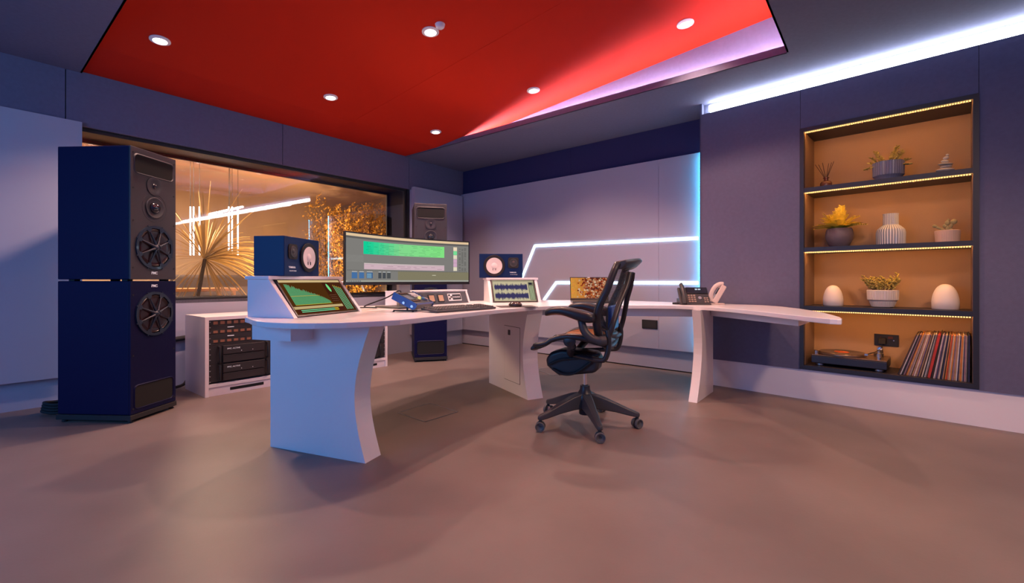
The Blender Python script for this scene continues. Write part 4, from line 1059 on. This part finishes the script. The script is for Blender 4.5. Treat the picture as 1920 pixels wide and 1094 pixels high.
# mechanism under the seat
m = MB()
pr = [(.10,.385),(.08,.36),(-.10,.33),(-.16,.325),(-.20,.35),(-.245,.385),(-.255,.43),(-.22,.475),(-.15,.50),(-.02,.50),(.09,.49),(.11,.45)]
m.prism(pr, -.075, .075, 'x'); m.build('tilt_mechanism', M['chairblk'], ch, bevel=.022, seg=4, smooth=60)
m = MB(); m.tube(smooth_path([(.08,-.20,.37),(.10,-.12,.345),(.10,-.04,.36),(.10,.04,.42),(.11,.10,.47)], 4), .009, 8); m.tube(smooth_path([(.09,-.22,.40),(.105,-.14,.44),(.105,0,.46),(.11,.12,.49)], 4), .008, 8); m.build('cables', M['rubber'], ch, smooth=60)
for sx in (-1, 1):
    m = MB(); m.tube([(sx*.06,-.07,.47),(sx*.16,-.06,.50),(sx*.235,-.03,.55)], [.026,.024,.028], 10); m.lathe([(.034,-.014),(.038,-.010),(.038,.010),(.030,.014)], 20, T=tr(sx*.252,-.04,.585)@rot('Y',90)); m.tube([(sx*.235,-.03,.54),(sx*.252,-.04,.585)], .024, 10)
    m.build('seat_pivot', M['chairblk'], ch, smooth=50)
    # side rail from the seat pivot back to the yoke
    m = MB(); m.tube(smooth_path([(sx*.10,-.06,.475),(sx*.17,.04,.475),(sx*.235,.13,.475),(sx*.25,.175,.485),(sx*.25,.195,.54),(sx*.25,.20,.60),(sx*.245,.19,.66)], 4), [.020]*25, 10, flat=.8)
    m.build('yoke', M['chairblk'], ch, smooth=60)
# seat: outer frame and woven mesh
def seatpt(a, b):                       # a: across -1..1, b: 0 back .. 1 front
    y = .17-.44*b; x = a*(.235+.015*math.sin(PI*b)); 
    z = .575+.035*math.sin(PI*min(1,(b*1.15)))-.022*max(0, b-.62)**1.2*3.2
    edge = abs(a)**3
    return Vector((x, y, z-.028*(1-a*a)*(1-b*.4)+.02*edge*(.5 if b < .8 else 0)))
m = MB(); nu, nv = 16, 18
vs = [seatpt(-1+2*i/nu, j/nv) for j in range(nv+1) for i in range(nu+1)]
m.add(vs, [(j*(nu+1)+i, j*(nu+1)+i+1, (j+1)*(nu+1)+i+1, (j+1)*(nu+1)+i) for j in range(nv) for i in range(nu)])
M['mesh'] = mat('chair_mesh', (.30,.115,.035), .55, bump=.6, bscale=900)
sm_ = m.build('seat_mesh', M['mesh'], ch, smooth=80); so = sm_.modifiers.new('thick', 'SOLIDIFY'); so.thickness = .004
loop = [seatpt(-1, j/12) for j in range(13)]+[seatpt(-1+2*i/8, 1) for i in range(1, 9)]+[seatpt(1, 1-j/12) for j in range(1, 13)]+[seatpt(1-2*i/8, 0) for i in range(1, 8)]
loop = [v+Vector((0,0,-.008)) for v in loop]; loop.append(loop[0])
m = MB(); m.tube(loop, [.026-.010*max(0,min(1,(.1-v.y)/.3)) for v in loop], 12, caps=False, flat=.9); m.build('seat_frame', M['chairblk'], ch, smooth=70)
# front lip
m = MB(); vs = []; n = 12
for i in range(n+1):
    a = -1+2*i/n; p = seatpt(a*.97, 1); q = p+Vector((0,-.035-.02*(1-a*a),-.030-.012*(1-a*a))); vs += [p+Vector((0,0,.012)), q+Vector((0,0,.006)), q+Vector((0,0,-.012)), p+Vector((0,0,-.03))]
fs = [(4*i+q, 4*i+(q+1) % 4, 4*i+4+(q+1) % 4, 4*i+4+q) for i in range(n) for q in range(4)]+[(0,1,2,3),(4*n+3,4*n+2,4*n+1,4*n)]
m.add(vs, fs); m.build('seat_edge', M['chairblk'], ch, bevel=.006, smooth=60)
# back rest
def backpt(a, b):                       # b: 0 bottom .. 1 top
    z = .60+.455*b; y = .165+.02*math.sin(PI*b*.9)*0+(-.025*math.sin(PI*min(1,b*1.5)))+.105*b**1.6
    hw = (.19+.055*math.sin(PI*min(1, b*1.02))**.8+.03*b) if b < .98 else .215
    hw = .175+.075*math.sin(PI*(.08+.80*b)) 
    return Vector((a*hw, y+.055*(1-a*a)*1.0-.03, z))
m = MB(); nu, nv = 14, 22
vs = [backpt(-1+2*i/nu, j/nv) for j in range(nv+1) for i in range(nu+1)]
m.add(vs, [(j*(nu+1)+i, j*(nu+1)+i+1, (j+1)*(nu+1)+i+1, (j+1)*(nu+1)+i) for j in range(nv) for i in range(nu)])
# woven back: fine see-through weave
mm = bpy.data.materials.new('chair_back_weave'); mm.use_nodes = True; nt = mm.node_tree; b_ = nt.nodes['Principled BSDF']; b_.inputs['Base Color'].default_value = (.03,.03,.04,1); b_.inputs['Roughness'].default_value = .6
tc = nt.nodes.new('ShaderNodeTexCoord'); wv = nt.nodes.new('ShaderNodeTexWave'); wv.bands_direction = 'Z'; wv.inputs['Scale'].default_value = 60; nt.links.new(tc.outputs['Object'], wv.inputs['Vector'])
mr = nt.nodes.new('ShaderNodeMapRange'); mr.inputs['From Min'].default_value = .2; mr.inputs['From Max'].default_value = .8; mr.inputs['To Min'].default_value = .45; mr.inputs['To Max'].default_value = .85; nt.links.new(wv.outputs['Fac'], mr.inputs['Value']); nt.links.new(mr.outputs['Result'], b_.inputs['Alpha'])
m.build('back_mesh', mm, ch, smooth=80)
loop = [backpt(-1, j/14) for j in range(15)]+[backpt(-1+2*i/8, 1)+Vector((0,.015*(1-(-1+2*i/8)**2),.018*(1-(-1+2*i/8)**2))) for i in range(1, 9)]+[backpt(1, 1-j/14) for j in range(1, 15)]+[backpt(1-2*i/8, 0) for i in range(1, 8)]
loop.append(loop[0])
rs = [.027-.006*(v.z-.6)/.45 for v in loop]
m = MB(); m.tube(loop, rs, 12, caps=False); m.build('back_frame', M['chairblk'], ch, smooth=70)
# head band at the top of the back
m = MB(); vs = []; n = 14
for i in range(n+1):
    a = -1+2*i/n; p = backpt(a, 1)+Vector((0,.012*(1-a*a),.016*(1-a*a))); vs += [p+Vector((0,-.012,.012)), p+Vector((0,.050,.030)), p+Vector((0,.062,.012)), p+Vector((0,.020,-.030)), p+Vector((0,-.010,-.030))]
fs = [(5*i+q, 5*i+(q+1) % 5, 5*i+5+(q+1) % 5, 5*i+5+q) for i in range(n) for q in range(5)]+[(0,1,2,3,4), tuple(5*n+q for q in (4,3,2,1,0))]
m.add(vs, fs); m.build('top_rail', M['graph'], ch, bevel=.006, seg=3, smooth=60)
for sx in (-1, 1):
    m = MB(); m.tube(smooth_path([(sx*.245,.19,.60),(sx*.235,.215,.68),(sx*.20,.235,.76),(sx*.15,.255,.84),(sx*.10,.285,.93),(sx*.07,.300,1.01)], 4), [.017]*21, 10, flat=.7); m.build('back_support', M['chairblk'], ch, smooth=60)
m = MB(); m.bx(-.15,.15,.175,.20,.64,.80); m.build('lumbar_pad', M['blueplastic'], ch, bevel=.012, seg=3)
m = MB(); m.tube([(-.245,.19,.585),(.245,.19,.585)], .018, 10); m.build('cross_bar', M['chairblk'], ch, smooth=60)
for sx in (-1, 1):
    m = MB(); m.tube(smooth_path([(sx*.262,.185,.60),(sx*.275,.15,.598),(sx*.285,.10,.615),(sx*.288,.06,.655),(sx*.288,.045,.70),(sx*.285,.035,.735)], 4), [.030]*5+[.024]*11+[.022]*5, 12); m.build('arm_post', M['graph'], ch, smooth=60)
    m = MB(); vs = []
    for y, hw, zt, zb in ((.125,.020,.745,.715),(.115,.042,.762,.700),(.05,.052,.780,.700),(-.04,.052,.800,.735),(-.11,.050,.802,.752),(-.165,.044,.790,.738),(-.190,.020,.770,.732)):
        vs += [(sx*.285-hw, y, zb+.008), (sx*.285-hw, y, zt-.012), (sx*.285-hw*.6, y, zt), (sx*.285+hw*.6, y, zt), (sx*.285+hw, y, zt-.012), (sx*.285+hw, y, zb+.008), (sx*.285, y, zb)]
    fs = [(7*i+q, 7*i+(q+1) % 7, 7*i+7+(q+1) % 7, 7*i+7+q) for i in range(6) for q in range(7)]+[tuple(range(7)), tuple(range(48,41,-1))]
    m.add(vs, fs); m.build('armrest', M['chairblk'], ch, sub=2, smooth=80)
# ------------------------------------------------------------------ the room behind the window
M['lr_wall'] = mat('live_room_wall', (.50,.38,.29), .8, var=.08, vscale=2)
M['lr_wall2'] = mat('live_room_wall_grey', (.34,.30,.32), .8)
M['lr_floor'] = mat('live_room_floor', (.22,.13,.08), .4)
M['lr_ceil'] = mat('live_room_ceiling', (.62,.48,.44), .9)
M['tubew'] = glow('pendant_tube', (.95,.95,1.0), 6)
M['palm'] = mat('palm_leaf', (.50,.36,.17), .6); M['twig'] = mat('twig', (.05,.035,.03), .8); M['dryleaf'] = mat('dry_leaf', (.55,.32,.06), .6, var=.4, vscale=12)
M['darkseat'] = mat('dark_upholstery', (.06,.045,.05), .8); M['wood'] = mat('warm_wood', (.40,.19,.08), .4)
def lw(px, off): p = WW.xy(WW.at(px, off), off); return p
LD = 4.6; la_, lb_ = GL-.6, GR+1.6
def LS(name, f, mt):
    m = MB(); m.M = FR(WW); f(m); struct(name, m, mt)
LS('floor_2', lambda m: m.bx(la_, lb_, .47, LD, -.05, .02), M['lr_floor'])
LS('wall_far', lambda m: m.bx(la_, lb_, LD, LD+.1, 0, 2.7), M['lr_wall'])
LS('wall_side_left', lambda m: m.bx(la_-.1, la_, .5, LD, 0, 2.7), M['lr_wall'])
LS('wall_side_right', lambda m: m.bx(lb_, lb_+.1, .5, LD, 0, 2.7), M['lr_wall2'])
LS('ceiling_2', lambda m: m.bx(la_, lb_, .47, LD, 2.62, 2.7), M['lr_ceil'])
LS('wall_front', lambda m: (m.bx(la_, lb_, D, D+.02, 0, zs-.03), m.bx(la_, lb_, D, D+.02, zh+.04, 2.62), m.bx(GR+.04, lb_, D, D+.02, zs-.03, zh+.04)), M['lr_wall2'])
p = WW.xy((GL+GR)/2-.6, 1.9); area('live_room_light', (p.x, p.y, 2.55), (p.x, p.y, 0), 2.0, 1.2, 240, (1.0,.68,.42))
p = WW.xy(WW.at(640), 1.1); area('shrub_fill_light', (p.x, p.y, .45), (p.x+.35, p.y+.75, 1.7), .3, .3, 110, (1.0,.55,.2))  # unseen fill added to brighten the shrub leaves
# pendant tubes
k = 0
for pxs, off, lab in (((357,363,374),2.3,'left'), ((429,435,446),2.3,'right')):
    for px in pxs:
        a = WW.at(px, off); q = WW.xy(a, off); zt, zb = WW.z(px, 388, off), WW.z(px, 479, off)
        t = thing('pendant_tube_light', 'upright white tube light hanging behind the window, '+('first','second','third','fourth','fifth','sixth')[k]+' from the left', 'pendant light', (q.x, q.y, zb), 0, 'hanging tube lights behind the window'); k += 1
        m = MB(); m.tube([(0,0,0),(0,0,zt-zb)], .010, 10); m.build('tube', M['tubew'], t)
        m = MB(); m.tube([(0,0,zt-zb),(0,0,2.615-zb)], .003, 6); m.build('wire', M['black'], t)
# glowing bar imitating the reflection of the ceiling strip in the glass
a = Vector((*lw(390, 1.9), WW.z(390, 403, 1.9))); b = Vector((*lw(455, 2.4), WW.z(455, 388, 2.4)))
t = thing('strip_reflection_bar', 'slim horizontal white bar imitating the ceiling strip reflection, behind the window above the tubes', 'pendant light', tuple(a), 0)
m = MB(); m.tube([(0,0,0), b-a], .016, 8); m.build('tube', M['tubew'], t)
m = MB(); f = (b-a)*.6; m.tube([f+Vector((0,0,.01)), f+Vector((0,0,2.61-a.z-f.z))], .004, 6); m.build('wire', M['black'], t)
# palm
random.seed(31)
pb = lw(345, 1.0); c0 = Vector((*lw(384, 1.15), WW.z(384, 486, 1.15)))
t = thing('palm_plant', 'large palm with golden fanning leaves lit behind the window', 'plant', (pb.x, pb.y, .02))
O = Vector((pb.x, pb.y, .02)); m = MB(); m.lathe([(.13,0),(.17,.32),(.15,.32)], 28); m.build('pot', M['darkseat'], t, smooth=40)
m = MB(); m.tube([(0,0,.3), (c0-O)*.7+Vector((0,0,-.02)), c0-O], [.03,.022,.018], 10); m.build('trunk', M['twig'], t, smooth=50)
m = MB(); u_ = Vector((*WW.u, 0)); n_ = Vector((*WW.n, 0))
for i in range(150):
    a = math.radians(random.choice([random.gauss(45, 28), random.uniform(-25, 200)])) if i < 130 else math.radians(random.uniform(205, 330)); L = random.uniform(.35,.95) if i % 3 else random.uniform(.6, 1.15)
    d = (u_*math.cos(a)+Vector((0,0,1))*math.sin(a)+n_*random.uniform(-.35,.6)).normalized()
    pts = []
    for k in range(7):
        f = k/6; pts.append(c0-O+d*L*f+Vector((0,0,-.32*L*f*f*(1.2 if math.cos(a)**2 > .3 else .5))))
    sd = d.cross(Vector((0,0,1))+n_*.3).normalized(); vs = []
    for k, p in enumerate(pts): wd = .0075*math.sin(PI*min(1,(k+.6)/6.8))+.0012; vs += [p-sd*wd, p+sd*wd+Vector((0,0,.003))]
    m.add(vs, [(2*k, 2*k+1, 2*k+3, 2*k+2) for k in range(6)])
m.build('leaves', M['palm'], t)
# tall dry-leaved shrubs
def shrub(px, off, label, seed, topy, spread, n):
    random.seed(seed); b = lw(px, off); t = thing('tall_shrub', label, 'plant', (b.x, b.y, .02), 0, 'leafy shrubs behind the window')
    m = MB(); m.lathe([(.15,0),(.19,.40),(.17,.40)], 24); m.build('pot', M['darkseat'], t, smooth=40)
    mt = MB(); ml = MB()
    for i in range(n):
        a = random.uniform(0, 2*PI); r = spread*random.uniform(.15,1)
        tip = Vector((r*math.cos(a)*WW.u.x*1.6, r*math.cos(a)*WW.u.y*1.6, random.uniform(1.5, topy)))+n_*r*.5*math.sin(a)
        base_ = Vector((random.uniform(-.06,.06), random.uniform(-.06,.06), .36)); mid = base_.lerp(tip, .5)+Vector((random.uniform(-.1,.1), random.uniform(-.1,.1), .1))
        pth = smooth_path([base_, mid, tip], 5); mt.tube(pth, [.007*(1-j/(len(pth)))+.0018 for j in range(len(pth))], 5)
        for j in range(2, len(pth)):
            for q in range(3):
                d = Vector((random.uniform(-1,1), random.uniform(-1,1), random.uniform(.1,1))).normalized(); L = random.uniform(.1,.28); e = pth[j]+d*L
                mt.tube([pth[j], e], [.0022,.0008], 4)
                for s_ in range(14):
                    c = pth[j].lerp(e, random.uniform(.2,1.05))+Vector((random.uniform(-.03,.03),)*3); v = Vector((random.uniform(-1,1), random.uniform(-1,1), random.uniform(-1,1))).normalized(); w_ = v.cross(Vector((.3,.2,1))).normalized(); l = random.uniform(.014,.030)
                    ml.add([c-v*l, c+w_*l*.4, c+v*l, c-w_*l*.45], [(0,1,2,3)])
    mt.build('branches', M['twig'], t); o = ml.build('foliage', M['dryleaf'], t)
shrub(690, 1.5, 'dense golden-leaved shrub nearest the right side of the window', 3, 2.15, .42, 24)
shrub(655, 2.2, 'golden-leaved shrub in the middle of the three behind the window', 5, 2.15, .45, 24)
shrub(628, 2.9, 'golden-leaved shrub farthest left of the three behind the window', 6, 2.15, .45, 24)
# low furniture
c = lw(425, 2.6); t = thing('bench_seat', 'dark upholstered seat against the far side behind the window', 'seat', (c.x, c.y, .02), WW.rz)
m = MB(); m.bx(-.6,.6,-.35,.35,.08,.42); m.build('seat', M['darkseat'], t, bevel=.03, seg=3)
m = MB(); m.bx(-.6,.6,.2,.4,.42,1.02); m.build('backrest', M['darkseat'], t, bevel=.04, seg=3)
for x in (-.5,.5):
    for y in (-.28,.28):
        m = MB(); m.lathe([(.02,0),(.025,.085)], 10, T=tr(x,y,0)); m.build('leg', M['black'], t)
c = lw(350, 1.9); t = thing('low_table', 'low warm wooden table behind the lower left of the window', 'table', (c.x, c.y, .02), WW.rz)
m = MB(); m.bx(-.5,.5,-.3,.3,.80,.84); m.build('tabletop', M['wood'], t, bevel=.005)
for x in (-.45,.45):
    for y in (-.25,.25):
        m = MB(); m.bx(x-.02,x+.02,y-.02,y+.02,0,.80); m.build('leg', M['wood'], t)
# sockets, cables, floor hatches in the control room
a = WM.at(1218.5, -.06); q = WM.xy(a, -.0605)
t = thing('wall_socket', 'blank black rectangular socket plate low on the white wall panel', 'socket', (q.x, q.y, WM.z(1218, 608.5, -.06)), WM.rz)
m = MB(); m.bx(-.087,.087,-.008,0,-.048,.048); m.build('plate', M['black'], t, bevel=.002)
m = MB(); m.bx(-.075,.075,-.0095,-.008,-.036,.036); m.build('insert', M['rubber'], t)
m = MB(); pts = [(*WW.xy(WW.at(300), -.03), .42), (*WW.xy(WW.at(352), -.03), .44), (*WW.xy(WW.at(420), -.03), .45)]; m.tube(smooth_path(pts, 4), .022, 10)
tag(m.build('conduit', M['rubber'], None, smooth=60), 'thick black hose along the wall between the left tall loudspeaker and rack cabinet', 'cable')
m = MB(); m.tube(smooth_path([(*WW.xy(WW.at(300), -.16), .022), (*WW.xy(WW.at(335), -.12), .03), (*WW.xy(WW.at(348), -.08), .10), (*WW.xy(WW.at(352), -.06), .20), (*WW.xy(WW.at(352), -.03), .40)], 5), .013, 8)
tag(m.build('power_cable', M['rubber'], None, smooth=60), 'black cable curving up from the floor behind the left tall loudspeaker', 'cable')
m = MB(); a0_ = WW.at(740, -.02); pts = [(*WW.xy(a0_-.3, -.03), .50), (*WW.xy(a0_, -.03), .50), (*WW.xy(a0_+.4, -.03), .50)]; m.tube(pts, .018, 10)
tag(m.build('conduit', M['rubber'], None, smooth=60), 'black hose along the wall behind the far tall loudspeaker', 'cable')
cp = P(99, 778); t = thing('cable_coil', 'coiled black cable on the floor behind the left tall loudspeaker', 'cable', (cp.x-.02, cp.y+.05, 0), 0)
m = MB()
for k in range(4):
    r = .085-.004*k; m.tube([(r*1.0*math.cos(q*PI/12), r*.8*math.sin(q*PI/12), .018+.019*k+.006*math.sin(q*PI/6)) for q in range(25)], .010, 8, caps=False)
m.build('loops', M['rubber'], t, smooth=60)
m = MB(); m.tube([(.07,0,.1),(.2,.04,.04),(.35,.1,.02)], .010, 8); m.build('tail', M['rubber'], t, smooth=60)
def hatch(label, pts, lit):
    q = [P(x, y) for x, y in pts]; c = sum(q, Vector((0,0)))/4
    t = thing('floor_hatch', label, 'floor hatch', (c.x, c.y, .0008), 0, 'floor hatches')
    m = MB(); m.prism([((p-c).x, (p-c).y) for p in q], 0, .0015); m.build('lid', M['floor'], t)
    m = MB()
    for i in range(4):
        a, b = q[i]-c, q[(i+1) % 4]-c; d = (b-a).normalized()*.004; n = Vector((-d.y, d.x)); m.prism([(a-n)[:], (b-n)[:], (b+n)[:], (a+n)[:]], .0, .002)
    m.build('trim', M['steel'], t)
hatch('thin-edged floor hatch between the left and middle desk legs', [(797,792),(858,773),(806,757),(746,775)], 1)
hatch('thin-edged floor hatch under the desk behind the office chair', [(1035,705),(1080,693),(1048,685),(1005,693)], 1)
